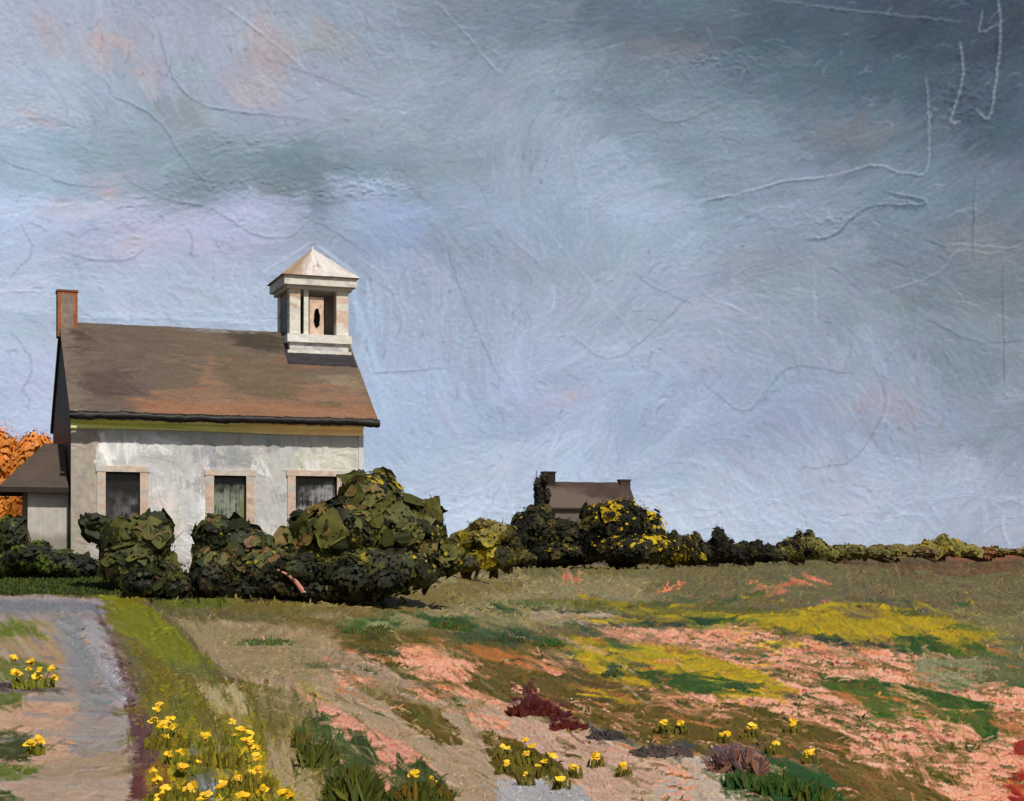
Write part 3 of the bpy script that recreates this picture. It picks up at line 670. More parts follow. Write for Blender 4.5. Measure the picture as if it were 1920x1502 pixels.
def build_ground():
    rows = np.concatenate([np.linspace(-12, 8.4, 24), 1.0 / np.linspace(1 / 8.6, 1 / 1480.0, 520)])
    Y0 = rows
    U = np.concatenate([np.linspace(-.85, -.36, 90), np.linspace(-.352, .352, 1400), np.linspace(.36, .85, 90)])
    YY, UU = np.meshgrid(Y0, U, indexing='ij')
    W = np.maximum(YY, 8.6)
    X = UU * W
    Z = land(X, YY)
    c, h = field_colour(UU * W, np.maximum(YY, 8.6), land(UU * W, np.maximum(YY, 8.6)))
    amp = np.clip(W / F, 0, .05) * 3.2
    Z = Z + h * amp * sm(8, 9.5, YY)
    V = np.stack([X, YY, Z], -1)
    o = mesh_obj('ground', V.reshape(-1, 3), grid_faces(*X.shape), (lin(c) * ALB_G).reshape(-1, 3), M_GROUND)
    tag(o, kind='structure')
    # the wider land beyond both sides of the view
    xs = np.concatenate([-np.geomspace(2600, 8, 60), np.geomspace(8, 2600, 60)]); ys = np.concatenate([-np.geomspace(400, 2, 20), np.geomspace(2, 1500, 80)])
    XX, YY = np.meshgrid(xs, ys)
    Z = land(XX, YY) - np.where((np.abs(XX) < .82 * np.maximum(YY, 8.6)) & (YY > -12), 1.3, .12)
    cc = np.ones(XX.shape + (3,)) * lin((104, 96, 54)) * (1 + .5 * fbm(XX / 9, YY / 9, 3, 3))[..., None]
    o = mesh_obj('terrain', np.stack([XX, YY, Z], -1).reshape(-1, 3), grid_faces(*XX.shape), cc.reshape(-1, 3) * ALB_G, M_GROUND)
    tag(o, kind='structure')
build_ground()

# ------------------------------------------------------------------ SCHOOLHOUSE
TH = math.radians(20.0)
EA = np.array([math.cos(TH), math.sin(TH), 0]); EB = np.array([-math.sin(TH), math.cos(TH), 0]); EZ = np.array([0, 0, 1.0])
P0 = np.array([(133 - CX) / F * 40.0, 40.0, 0.0])
GZ = .95
DEP = 6.1
WT = 5.10               # wall top
def hp(a, b, z): return P0 + a * EA + b * EB + z * EZ
def a_of(px, b=0.0):    # distance along the front for a photo column
    k = (px - CX) / F; q = P0 + b * EB
    return (k * q[1] - q[0]) / (EA[0] - k * EA[1])
LEN = a_of(679)
def z_of(py, a, b=0.0):
    return EYE + (HY - py) / F * hp(a, b, 0)[1]

house = empty('schoolhouse', hp(LEN / 2, DEP / 2, GZ), 'white one storey schoolhouse with brown roof, brick chimney and white cupola', 'building')

def front_wall():
    """75 units to the metre, u along the wall, v down from the top"""
    C = Chart(-10, -10, LEN * 75 + 10, 330, 1.6, (188, 187, 185), seed=21)
    for poly, c, k in [([(-10,-10),(48,-10),(44,330),(-10,330)], (168,156,144), dict(rough=4, soft=4, ang=1.57)),
            ([(50,45),(110,40),(120,75),(90,80),(52,90)], (240,240,238), dict(rough=8, soft=3)),
            ([(235,85),(275,90),(275,250),(240,255)], (232,234,232), dict(rough=7, soft=6, ang=1.57)),
            ([(115,30),(190,32),(180,60),(110,60)], (222,222,224), dict(rough=8, soft=5)),
            ([(225,60),(350,50),(360,90),(240,96)], (156,156,160), dict(rough=12, soft=6, dry=.35)),
            ([(150,95),(240,92),(240,250),(160,250)], (200,200,200), dict(rough=6, soft=8, ang=1.57)),
            ([(150,150),(190,150),(210,230),(160,220)], (222,206,204), dict(rough=12, soft=6, dry=.3)),
            ([(330,210),(420,215),(420,300),(330,290)], (222,216,208), dict(rough=12, soft=6, dry=.3)),
            ([(430,40),(540,44),(545,120),(440,110)], (204,202,190), dict(rough=12, soft=8)),
            ([(195,140),(200,140),(200,240),(195,240)], (188,188,160), dict(rough=4, soft=5, ang=1.57)),
            ([(436,60),(441,60),(441,90),(436,92)], (140,150,90), dict(rough=2, soft=2, ang=1.57)),
            ([(475,76),(478,76),(478,88),(475,88)], (150,160,110), dict(rough=2, soft=2, ang=1.57)),
            ([(280,50),(330,48),(345,66),(290,75)], (160,158,158), dict(rough=8, soft=4, dry=.35)),
            ([(-10,262),(560,262),(560,330),(-10,330)], (188,178,176), dict(rough=10, soft=10))]:
        C.patch(poly, c, **k)
    C.cover((-10, -10, LEN * 75 + 10, 330), 1500, (16, 70), (5, 16), lambda x, y: 1.5 if (int(x / 45 + y / 70) % 4) else .3, jit=6, h=1.1, alpha=.7, dry=.35, lip=.6)
    for k in range(26):
        x, y = C.rng.uniform(40, 520), C.rng.uniform(30, 260); C.patch([(x, y), (x + C.rng.uniform(12, 46), y + 3), (x + C.rng.uniform(8, 40), y + C.rng.uniform(14, 60)), (x - 4, y + 26)], (226, 226, 226) if k % 3 else (160, 158, 156), rough=8, soft=3, alpha=.75, dry=.42, ang=1.45, sl=26, sw=4)
    C.line([(320,92),(345,98),(372,104),(392,96)], 1.6, 2.2)
    C.line([(380,92),(420,94)], 1.4, 1.8)
    return C

WINS = [dict(l=197, r=263, t=885, b=982), dict(l=400, r=462, t=892, b=986), dict(l=553, r=632, t=893, b=986)]
for w in WINS:
    w['a0'], w['a1'] = a_of(w['l']), a_of(w['r'])
    am = (w['a0'] + w['a1']) / 2
    w['z1'], w['z0'] = z_of(w['t'], am), z_of(w['b'], am)

def build_front():
    C = front_wall()
    st = .022
    as_ = np.arange(0, LEN + .001, st); as_[-1] = LEN
    zs = np.arange(GZ - .4, WT + .001, st)
    A, Z = np.meshgrid(as_, zs)
    c, h = C.sample(A * 75, (WT - Z) * 75)
    edge = sm(0, .06, A) * sm(0, .06, LEN - A)
    V = P0 + A[..., None] * EA + Z[..., None] * EZ - EB * (np.clip(h, -1, 4) * .013 * edge)[..., None]
    am = (A[:-1, :-1] + A[1:, 1:]) / 2; zm = (Z[:-1, :-1] + Z[1:, 1:]) / 2
    keep = np.ones(am.shape, bool)
    B = Build()
    for w in WINS:
        keep &= ~((am > w['a0']) & (am < w['a1']) & (zm > w['z0']) & (zm < w['z1']))
    B.quadgrid(V, lin(c) * 1.04, keep)
    wc = lin((150, 144, 140))
    for w in WINS:      # reveals
        a0, a1, z0, z1 = w['a0'] - .02, w['a1'] + .02, w['z0'] - .02, w['z1'] + .02
        for p, q in (((a0, z0), (a0, z1)), ((a0, z1), (a1, z1)), ((a1, z1), (a1, z0)), ((a1, z0), (a0, z0))):
            B.add([hp(p[0], .004, p[1]), hp(q[0], .004, q[1]), hp(q[0], .26, q[1]), hp(p[0], .26, p[1])], [[0, 1, 2, 3]], wc)
    B.make('front_wall', M_WALL, house, True)

def plain_wall(name, pts, normal, col, seed, parent, mat, amp=.012):
    """wall panel with thickness from a polygon given as (s,z) rows between lower and upper edges"""
    B = Build()
    o, ex, s1, zlo, zhi = pts
    n = 60; m = 60
    S, T = np.meshgrid(np.linspace(0, s1, n), np.linspace(0, 1, m))
    Z = zlo + (zhi(S) - zlo) * T
    P = o + S[..., None] * ex + Z[..., None] * EZ
    nn = fbm(S * 3, Z * 1.2, seed, 4)
    vc = 1 + .35 * nn + .25 * streak(S, Z, 1.57, .9, .06, seed + 3)
    P2 = P + np.array(normal) * (amp * nn * 2)[..., None]
    B.quadgrid(P2, np.ones(P.shape) * lin(col) * vc[..., None])
    P3 = P - np.array(normal) * .16
    B.quadgrid(P3, lin(col))
    for a, b in ((P[:, 0], P3[:, 0]), (P[:, -1], P3[:, -1]), (P[-1], P3[-1])):
        B.quadgrid(np.stack([a, b]), lin(col))
    return B.make(name, mat, parent, True)

build_front()
RZ = 7.88     # ridge height
HB = DEP / 2
gab = lambda S: WT + (RZ - .12 - WT) * (1 - np.abs(S - HB) / HB)
plain_wall('left_gable_wall', (hp(0, 0, 0) + EB * .01, EB, DEP - .02, GZ - .4, gab), -EA, (44, 36, 34), 61, house, M_WALL)  # dark wall colour carries the shade of the side turned from the sun
plain_wall('right_gable_wall', (hp(LEN, 0, 0) + EB * .01, EB, DEP - .02, GZ - .4, gab), EA, (190, 186, 182), 62, house, M_WALL)
plain_wall('back_wall', (hp(0.17, DEP, 0), EA, LEN - .34, GZ - .4, lambda S: WT + 0 * S), EB, (184, 180, 176), 63, house, M_WALL)

def corner_boards():
    B = Build()
    B.board(hp(LEN - .10, -.035, GZ - .3), EA * .13, EB * .03, EZ * (WT - GZ + .06), lin((212, 210, 206)), seed=5)
    B.make('corner_board', M_TRIM, house)
    # moulding under the eave: olive green at the left end turning to tan
    n = 220; t = np.linspace(0, 1, n); pr = np.linspace(0, 1, 12)
    T, Q = np.meshgrid(t, pr)
    zc = WT - .30 + .25 * Q; out = .06 + .10 * Q ** 2 + .018 * np.sin(Q * 9) + .006 * fbm(T * 50, Q * 3, 4, 3)
    zc = zc + .02 * np.sin(T * 6) * (1 - Q)
    P = P0 + (T * (LEN + .02) - .01)[..., None] * EA - out[..., None] * EB + zc[..., None] * EZ
    g = lin((176, 182, 96)); p = lin((214, 178, 128)); y = lin((220, 214, 160))
    f = sm(.35, .85, T + .2 * fbm(T * 8, Q * 5, 3, 3))[..., None]
    cc = g * (1 - f) + p * f
    k = sm(.0, .12, streak(T * 400, Q * 20, 0, 90, 2.2, 8))[..., None]
    cc = cc * (1 - k * .7) + y * k * .7; cc = cc * 2.0
    cc = cc * (1 + .5 * streak(T * 400, Q * 20, 0, 60, 1.6, 9))[..., None]
    B = Build(); B.quadgrid(P, cc)
    Pb = P.copy(); Pb = P0 + (T * (LEN + .02) - .01)[..., None] * EA - 0.012 * EB + zc[..., None] * EZ
    B.quadgrid(np.stack([P[0], Pb[0]]), g * .6); B.quadgrid(np.stack([P[-1], Pb[-1]]), g * .6)
    B.quadgrid(np.stack([P[:, 0], Pb[:, 0]]), g * .6); B.quadgrid(np.stack([P[:, -1], Pb[:, -1]]), g * .6)
    B.make('eave_moulding', M_TRIM, house, True)
corner_boards()

def windows():
    for i, w in enumerate(WINS):
        a0, a1, z0, z1 = w['a0'], w['a1'], w['z0'], w['z1']
        f = Build(); pe = lin((204, 176, 156)); pe2 = lin((176, 140, 116))
        cw = .20
        f.board(hp(a0 - cw, -.045, z0 - .02), EA * (cw + .01), EB * .04, EZ * (z1 - z0 + .02), pe, seed=i, tint=lin((190, 182, 172)), var=.35, amp=.03)
        f.board(hp(a1 - .01, -.045, z0 - .02), EA * (cw + .01), EB * .04, EZ * (z1 - z0 + .02), pe, seed=i + 9, tint=lin((190, 182, 172)), var=.35, amp=.03)
        f.board(hp(a0 - cw - .03, -.055, z1 + .002), EA * (a1 - a0 + 2 * cw + .06), EB * .05, EZ * .15, lin((206, 184, 166)), seed=i + 3, var=.35, amp=.04, tint=lin((196, 192, 186)))
        # inner sash
        dk = lin((52, 46, 44))
        f.board(hp(a0 - .01, .10, z0), EA * .045, EB * .05, EZ * (z1 - z0), dk); f.board(hp(a1 - .035, .10, z0), EA * .045, EB * .05, EZ * (z1 - z0), dk)
        f.board(hp(a0 + .035, .10, z1 - .05), EA * (a1 - a0 - .07), EB * .05, EZ * .05, dk)
        win = f.make('window', M_TRIM, house)
        s = Build(); s.board(hp(a0 - cw - .02, -.09, z0 - .10), EA * (a1 - a0 + 2 * cw + .04), EB * .12, EZ * .075, lin((190, 170, 160)))
        s.make('sill', M_TRIM, win)
        # pane with a pale blind hanging behind it, brushed light and dark
        A, Z = np.meshgrid(np.linspace(a0, a1, 60), np.linspace(z0, z1, 80))
        u = (A - a0) / (a1 - a0); v = (z1 - Z) / (z1 - z0)
        base = np.ones(A.shape + (3,)) * lin((30, 28, 30))
        li = [lin((128, 126, 128)), lin((150, 158, 140)), lin((172, 172, 172))][i]
        st = streak(u * 60, v * 80, 1.57, 40, 2.0, 70 + i, 3) + .5
        bl = fbm(u * 5, v * 7, 80 + i, 4) + .5
        st = st * .5 + .5 * bl
        amt = [sm(.25, .8, v + .5 * bl - .3) * .6 * (.3 + u), sm(.05, .55, v + .3 * bl - .15) * .85, sm(.0, .5, v + u * .4 - .3 + .5 * bl - .2) * .8][i] * sm(.3, .6, st)
        cc = base * (1 - amt[..., None]) + li * amt[..., None]
        if i == 1:
            g = (sm(.75, .98, u) * sm(.2, .6, v))[..., None]; cc = cc * (1 - g) + lin((112, 122, 60)) * g
        P = P0 + A[..., None] * EA + Z[..., None] * EZ + EB * .13
        b = Build(); b.quadgrid(P, cc); b.quadgrid(P + EB * .012, cc * .6)
        b.make('pane', M_GLASS, win, True)
windows()

# ---- roof
OV = .36; OVL, OVR = .06, .34
SL = (RZ - 5.21) / (HB + OV)
def roof():
    n = int((LEN + OVL + OVR) / .028); m = 150
    C = Chart(-20, -10, (LEN + OVL + OVR) * 75 + 20, 330, 1.8, (116, 101, 86), seed=31)     # v from ridge to eave
    dn = math.hypot(HB + OV, RZ - 5.21) * 75
    ob = (150, 116, 92)
    for poly, c, k in [([(0,0),(200,0),(180,330),(0,330)], (112,98,86), dict(rough=10, soft=10)),
            ([(150,245),(260,225),(330,215),(420,170),(470,190),(620,200),(640,330),(160,330)], ob, dict(rough=14, soft=3, dry=.36, sl=60, sw=4)),
            ([(120,280),(640,272),(640,330),(120,330)], (158,114,86), dict(rough=8, soft=3, dry=.3, sl=60)),
            ([(250,215),(280,140),(296,90),(300,130),(290,200),(330,230)], ob, dict(rough=10, soft=2.5, dry=.3, ang=1.2, sl=20)),
            ([(305,150),(330,130),(335,180),(312,190)], ob, dict(rough=8, soft=2.5, dry=.35)),
            ([(300,110),(420,110),(470,200),(440,250),(400,262),(330,240),(290,160)], (118,100,80), dict(rough=10, soft=3)),
            ([(420,100),(460,95),(500,120),(510,150),(440,150)], (138,100,76), dict(rough=10, soft=3, dry=.45)),
            ([(500,165),(620,150),(610,200),(520,210)], (150,130,106), dict(rough=10, soft=6, dry=.25)),
            ([(330,10),(440,6),(440,90),(400,80),(350,60)], (78,68,56), dict(rough=10, soft=8)),  # cupola's shade on the roof, painted into the colour
            ([(240,0),(400,0),(400,14),(250,14)], (150,152,156), dict(rough=6, soft=3, dry=.45, sl=30)),
            ([(560,0),(640,0),(640,330),(590,330)], (126,108,88), dict(rough=6, soft=6)),
            ([(20,190),(110,170),(140,250),(60,270),(20,240)], (96,82,74), dict(rough=16, soft=10)),
            ([(0,0),(24,0),(24,330),(0,330)], (132,118,106), dict(rough=6, soft=5, ang=1.57, dry=.2)),
            ([(24,30),(44,30),(44,120),(30,120)], (84,68,62), dict(rough=8, soft=5, dry=.3)),
            ([(460,270),(520,262),(530,282),(460,284)], (112,98,76), dict(rough=6, soft=3, dry=.3))]:
        C.patch(poly, c, **k)
    C.cover((-10, 0, 640, 330), 1500, (24, 80), (6, 16), lambda x, y: .03 + .5 * (x < 180) * math.sin(y / 30.), jit=5, h=1.2, alpha=.7, dry=.4, lip=.6)
    B = Build()
    for side in (0, 1):
        A, T = np.meshgrid(np.linspace(-OVL, LEN + OVR, n if side == 0 else 60), np.linspace(0, 1, m if side == 0 else 30))
        b = HB - (HB + OV) * T if side == 0 else HB + (HB + OV) * T
        z = RZ - (RZ - 5.21) * T
        P = P0 + A[..., None] * EA + b[..., None] * EB + z[..., None] * EZ
        nrm = (-EB if side == 0 else EB) * SL + EZ; nrm = nrm / np.linalg.norm(nrm)
        if side == 0:
            c, h = C.sample((A + OVL) * 75, T * dn)
            course = -.012 * ((T * 16) % 1.0)
            P = P + nrm * (np.clip(h, -1, 4) * .016 + course)[..., None]
            B.quadgrid(P, lin(c) * .66)
        else:
            B.quadgrid(P, lin((108, 94, 80)) * .8)
        P3 = P0 + A[..., None] * EA + b[..., None] * EB + z[..., None] * EZ - nrm * .13
        B.quadgrid(P3, lin((60, 52, 46)))
        for x, y in ((P[:, 0], P3[:, 0]), (P[:, -1], P3[:, -1]), (P[-1], P3[-1])):
            B.quadgrid(np.stack([x, y]), lin((104, 90, 74)))
    r = B.make('roof', M_ROOF, house, True)
    # dark gutter along the front eave
    g = Build()
    A, Q = np.meshgrid(np.linspace(-OVL - .02, LEN + OVR + .02, 260), np.linspace(0, 2 * math.pi, 13))
    wob = .07 * fbm(A * 1.3, A * 0, 7, 4)
    P = P0 + A[..., None] * EA + ((-OV - .07) + .08 * np.cos(Q))[..., None] * EB + (5.11 + wob + .10 * np.sin(Q) + .09 * fbm(A * 5, Q, 3, 3))[..., None] * EZ
    cc = np.ones(P.shape) * lin((26, 21, 20)) * (1 + 1.2 * streak(A * 60, Q * 4, 0, 40, 2, 15))[..., None]
    g.quadgrid(P, cc)
    for e in (0, -1):
        ring = P[:, e]; cen = ring.mean(0); g.quadgrid(np.stack([ring, np.tile(cen, (len(ring), 1))]), lin((30, 25, 24)))
    g.make('gutter', M_TRIM, r, True)
    s = Build(); s.board(hp(.16, -.33, 5.065), EA * (LEN - .02), EB * .3, EZ * .02, lin((70, 64, 60))); s.make('soffit', M_TRIM, r)
    # chimney of orange brick patched with grey render
    c = Build()
    ac = .14; w_, d_ = .52, .50; z0 = RZ - .42; z1 = EYE + (HY - 548) / F * hp(ac, HB, 0)[1]
    n = 26; 
    for (o, ex, ey) in ((hp(ac - w_ / 2, HB - d_ / 2, z0), EA * w_, EZ * (z1 - z0)), (hp(ac - w_ / 2, HB + d_ / 2, z0), EA * w_, EZ * (z1 - z0)),
                        (hp(ac - w_ / 2, HB - d_ / 2, z0), EB * d_, EZ * (z1 - z0)), (hp(ac + w_ / 2, HB - d_ / 2, z0), EB * d_, EZ * (z1 - z0)),
                        (hp(ac - w_ / 2, HB - d_ / 2, z1), EA * w_, EB * d_)):
        U, Vv = np.meshgrid(np.linspace(0, 1, n), np.linspace(0, 1, n * 2))
        P = o + U[..., None] * ex + Vv[..., None] * ey
        nn = fbm(U * 4 + Vv, Vv * 9, 17, 3)
        brick = lin((158, 92, 60)) * (1 + .7 * fbm(U * 6, Vv * 30, 5, 2))[..., None]
        gr = lin((138, 124, 112)) * (1 + .5 * nn)[..., None]
        k = (sm(.14, .24, U + .12 * nn) * sm(.14, .24, 1 - U + .12 * nn) * sm(.12, .22, Vv + .1 * nn) * sm(.04, .1, 1 - Vv + .1 * nn))[..., None]
        nv = np.cross(ex, ey); nv /= np.linalg.norm(nv)
        c.quadgrid(P + nv * (nn * .015 * sm(0, .06, np.minimum(U, 1 - U)))[..., None], brick * (1 - k) + gr * k)
    c.board(hp(ac - w_ / 2 - .02, HB - d_ / 2 - .02, z1 - .02), EA * (w_ + .04), EB * (d_ + .04), EZ * .05, lin((128, 84, 60)))
    c.make('chimney', M_BRICK, r)
    return r
roof_o = roof()

# ---- cupola
def cupola():
    ac = a_of(586, HB); D = hp(ac, HB, 0)[1]
    zy = lambda py, b=HB: EYE + (HY - py) / F * hp(ac, b, 0)[1]
    wh = lin((220, 216, 206)); ws = lin((214, 206, 200)); gy = lin((150, 146, 146)); pk = lin((212, 182, 164))
    def bx(B, w, d, z0, z1, col, **k):
        B.board(hp(ac - w / 2, HB - d / 2, z0), EA * w, EB * d, EZ * (z1 - z0), col, **k)
    cu = Build(); w = 1.76; fy = HB - w / 2
    bx(cu, w - .10, w - .10, zy(660, fy), zy(642, fy), lin((176, 174, 180)), seed=3, tint=lin((214, 212, 208)), var=.3, amp=.014)
    cup = cu.make('cupola', M_TRIM, house)
    s = Build(); bx(s, w + .04, w + .04, zy(668, fy) - .01, zy(658, fy), wh, seed=8, amp=.03, var=.25)
    s.make('base_moulding', M_TRIM, cup)
    s = Build(); bx(s, w + .06, w + .06, zy(643, fy), zy(628, fy), wh, seed=9, amp=.03, var=.25, tint=lin((232, 230, 226)))
    s.make('base_ledge', M_TRIM, cup)
    k = Build()       # added dark sheet on the slates, stands in for the cupola's cast shadow
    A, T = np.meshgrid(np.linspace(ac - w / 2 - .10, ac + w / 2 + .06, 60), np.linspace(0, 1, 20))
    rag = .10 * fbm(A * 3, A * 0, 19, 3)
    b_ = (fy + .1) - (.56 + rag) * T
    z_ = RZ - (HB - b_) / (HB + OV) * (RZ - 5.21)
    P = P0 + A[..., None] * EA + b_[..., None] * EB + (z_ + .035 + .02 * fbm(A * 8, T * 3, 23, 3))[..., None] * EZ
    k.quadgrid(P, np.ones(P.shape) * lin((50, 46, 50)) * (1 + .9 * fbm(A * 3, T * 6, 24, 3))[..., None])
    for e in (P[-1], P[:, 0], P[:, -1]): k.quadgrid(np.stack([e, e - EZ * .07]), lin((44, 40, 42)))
    k.make('shadow_sheet', M_ROOF, cup, True)
    # body
    bw = 1.66; z0 = zy(629, HB - bw / 2); z1 = zy(541, HB - bw / 2)
    fl = Build(); bx(fl, bw - .1, bw - .1, z0 - .05, z0 + .03, ws); fl.make('floor', M_TRIM, cup)
    for sx in (-1, 1):
        for sy in (-1, 1):
            b = Build(); pw = .30 if sx < 0 else .34
            a0 = ac - bw / 2 if sx < 0 else ac + bw / 2 - pw
            b0 = HB - bw / 2 if sy < 0 else HB + bw / 2 - .3
            b.board(hp(a0, b0, z0 + .03), EZ * (z1 - z0 - .03), EA * pw, EB * .3, wh if sy < 0 else ws, seed=int(5 + sx * 2 + sy), tint=pk if sx > 0 else lin((190, 160, 136)), var=.25, amp=.012)
            b.make('corner_post', M_TRIM, cup)
    for a in (ac - bw / 2 + .03, ac + bw / 2 - .07):     # boarded left and right sides; the left side's shade is in the dark grey
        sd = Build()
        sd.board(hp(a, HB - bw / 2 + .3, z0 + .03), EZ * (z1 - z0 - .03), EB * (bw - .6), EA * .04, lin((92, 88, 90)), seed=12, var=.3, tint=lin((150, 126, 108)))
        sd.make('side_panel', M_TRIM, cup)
    # front opening: narrow inner post, pink back board, hanging bell
    ip = Build(); ip.board(hp(ac - .42, HB - bw / 2 + .05, z0 + .03), EZ * (z1 - z0 - .03), EA * .13, EB * .12, wh, seed=6, var=.2)
    ip.make('inner_post', M_TRIM, cup)
    bb = Build(); pw, ph = .40, (z1 - z0) * .80
    U, V_ = np.meshgrid(np.linspace(0, 1, 40), np.linspace(0, 1, 70))
    nn = fbm(U * 4, V_ * 7, 16, 3)
    P = hp(ac - .25, HB - bw / 2 + .10, z0 + .03) + (U * pw)[..., None] * EA + (V_ * ph)[..., None] * EZ - EB * (nn * .03)[..., None]
    uc, vc = (U[1:, 1:] + U[:-1, :-1]) / 2, (V_[1:, 1:] + V_[:-1, :-1]) / 2
    hole = (((uc - .52) / .23) ** 2 + ((vc - .42) / .27) ** 2 + .6 * fbm(uc * 5, vc * 6, 4, 2)) < 1
    cc = lin((214, 184, 164)) * (1 + .5 * nn)[..., None]
    bb.quadgrid(P, cc, ~hole); bb.quadgrid(P + EB * .04, cc * .7, ~hole)
    for e in (P[:, 0], P[:, -1], P[-1]): bb.quadgrid(np.stack([e, e + EB * .04]), lin((190, 160, 140)))
    bb.make('opening_panel', M_TRIM, cup, True)
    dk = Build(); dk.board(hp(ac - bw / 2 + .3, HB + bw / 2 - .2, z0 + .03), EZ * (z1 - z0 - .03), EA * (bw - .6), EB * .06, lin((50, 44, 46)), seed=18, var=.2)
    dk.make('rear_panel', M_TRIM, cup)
    # cornice
    cz0, cz1 = zy(543, HB - .95), zy(519, HB - .95)
    c = Build(); bx(c, 2.04, 2.04, cz0 + .10, cz1, wh, seed=21, amp=.016, var=.22, tint=lin((196, 190, 184)))
    bx(c, 1.84, 1.84, cz0, cz0 + .10, lin((190, 184, 178)), seed=22, amp=.01)
    c.make('cornice', M_TRIM, cup)
    # pyramid roof
    ap = hp(ac, HB, zy(466)); rw = 1.10; r = Build()
    cs = [hp(ac - rw, HB - rw, cz1 + .002), hp(ac + rw, HB - rw, cz1 + .002), hp(ac + rw, HB + rw, cz1 + .002), hp(ac - rw, HB + rw, cz1 + .002)]
    for i in range(4):
        a, b = cs[i], cs[(i + 1) % 4]
        S, T = np.meshgrid(np.linspace(0, 1, 50), np.linspace(0, 1, 50))
        base = a + S[..., None] * (b - a)
        P = base * (1 - T[..., None]) + ap * T[..., None]
        nv = np.cross(b - a, ap - a); nv /= np.linalg.norm(nv)
        n2 = fbm(S * 9, T * 2.5, 33 + i, 3)
        P = P + nv * (n2 * .04 * (1 - T) * sm(0, .05, np.minimum(S, 1 - S)))[..., None]
        br = lin((150, 126, 102)); c0 = lin((204, 196, 190))
        if i == 3: kk = .12 + 0 * S
        elif i == 0: kk = sm(.05, .4, S + .3 * n2 - .02) * (1 - .8 * sm(.07, .0, np.hypot((S - .40) * .8, (T - .32)) + .5 * fbm(S * 14, T * 9, 5, 3)))
        else: kk = .9 + 0 * S
        kk = np.clip(kk, 0, 1)[..., None]
        cc = (br * (1 - kk) + c0 * kk) * (1 + .75 * fbm((S - .5) * 34 + .5 * T, T * 3.5, 51 + i, 3))[..., None]
        r.quadgrid(P, cc)
    r.add(cs, [[0, 1, 2, 3]], lin((120, 112, 106)))
    tube(r, [ap - EZ * .08, ap + EZ * .05], [.06, .035], c0)
    r.make('cupola_roof', M_TRIM, cup, False)
cupola()

# ---- lean-to at the left end
def annex():
    b0 = .55
    aw = a_of(52, b0)
    zt = z_of(912, -.9, b0 - .2)
    B = Build()
    S, Z = np.meshgrid(np.linspace(aw, -.02, 60), np.linspace(GZ - .4, zt - .02, 60))
    P = P0 + S[..., None] * EA + Z[..., None] * EZ + EB * b0
    nn = fbm(S * 2, Z * 2.5, 71, 4)
    cc = lin((190, 184, 174)) * (1 + .35 * nn + .25 * streak(S * 60, Z * 60, 1.57, 40, 3, 3))[..., None]
    f = sm(.0, .3, (zt - 1.05 - Z) + .3 * nn)[..., None]; cc = cc * (1 - f) + lin((150, 142, 130)) * f
    B.quadgrid(P - EB * (nn * .03)[..., None], cc)
    T, Z2 = np.meshgrid(np.linspace(0, 2.6, 30), np.linspace(GZ - .4, zt - .02, 30))
    B.quadgrid(P0 + aw * EA + (b0 + T)[..., None] * EB + Z2[..., None] * EZ, lin((112, 104, 98)))
    B.quadgrid(np.stack([np.stack([hp(aw, b0 + 2.6, GZ - .4), hp(-.02, b0 + 2.6, GZ - .4)]), np.stack([hp(aw, b0 + 2.6, zt), hp(-.02, b0 + 2.6, zt)])]), lin((140, 134, 128)))
    B.make('annex_wall', M_WALL, house, True)
    bm = b0 + 1.3
    al = a_of(-4, b0 - .3)
    zr = z_of(832, -.3, bm)
    R = Build(); col = lin((80, 68, 60))
    e1 = hp(al, b0 - .3, zt - .02); e2 = hp(-.03, b0 - .3, zt - .02); e3 = hp(-.03, b0 + 2.9, zt - .02); e4 = hp(al, b0 + 2.9, zt - .02)
    r1 = hp(-.52, bm, zr); r2 = hp(-.03, bm, zr)
    for q in ((e1, e2, r2, r1), (e4, e1, r1, r1), (e3, e4, r1, r2)):
        S, T = np.meshgrid(np.linspace(0, 1, 60), np.linspace(0, 1, 50))
        q = [np.array(x) for x in q]
        P = (q[0] * (1 - S[..., None]) + q[1] * S[..., None]) * (1 - T[..., None]) + (q[3] * (1 - S[..., None]) + q[2] * S[..., None]) * T[..., None]
        n1 = fbm(P[..., 0] * 2, P[..., 2] * 4, 81, 4)
        P = P + EZ * (n1 * .05 * sm(0, .1, T))[..., None] - EZ * (.012 * ((T * 9) % 1))[..., None]
        R.quadgrid(P, col * (1 + .5 * n1)[..., None])
        lo = np.stack([q[0], q[1]]); R.quadgrid(np.stack([lo, lo - EZ * .13]), lin((50, 42, 38)))
        R.quadgrid(P - EZ * .13, lin((60, 52, 48)))
    R.make('annex_roof', M_ROOF, house, False)
annex()

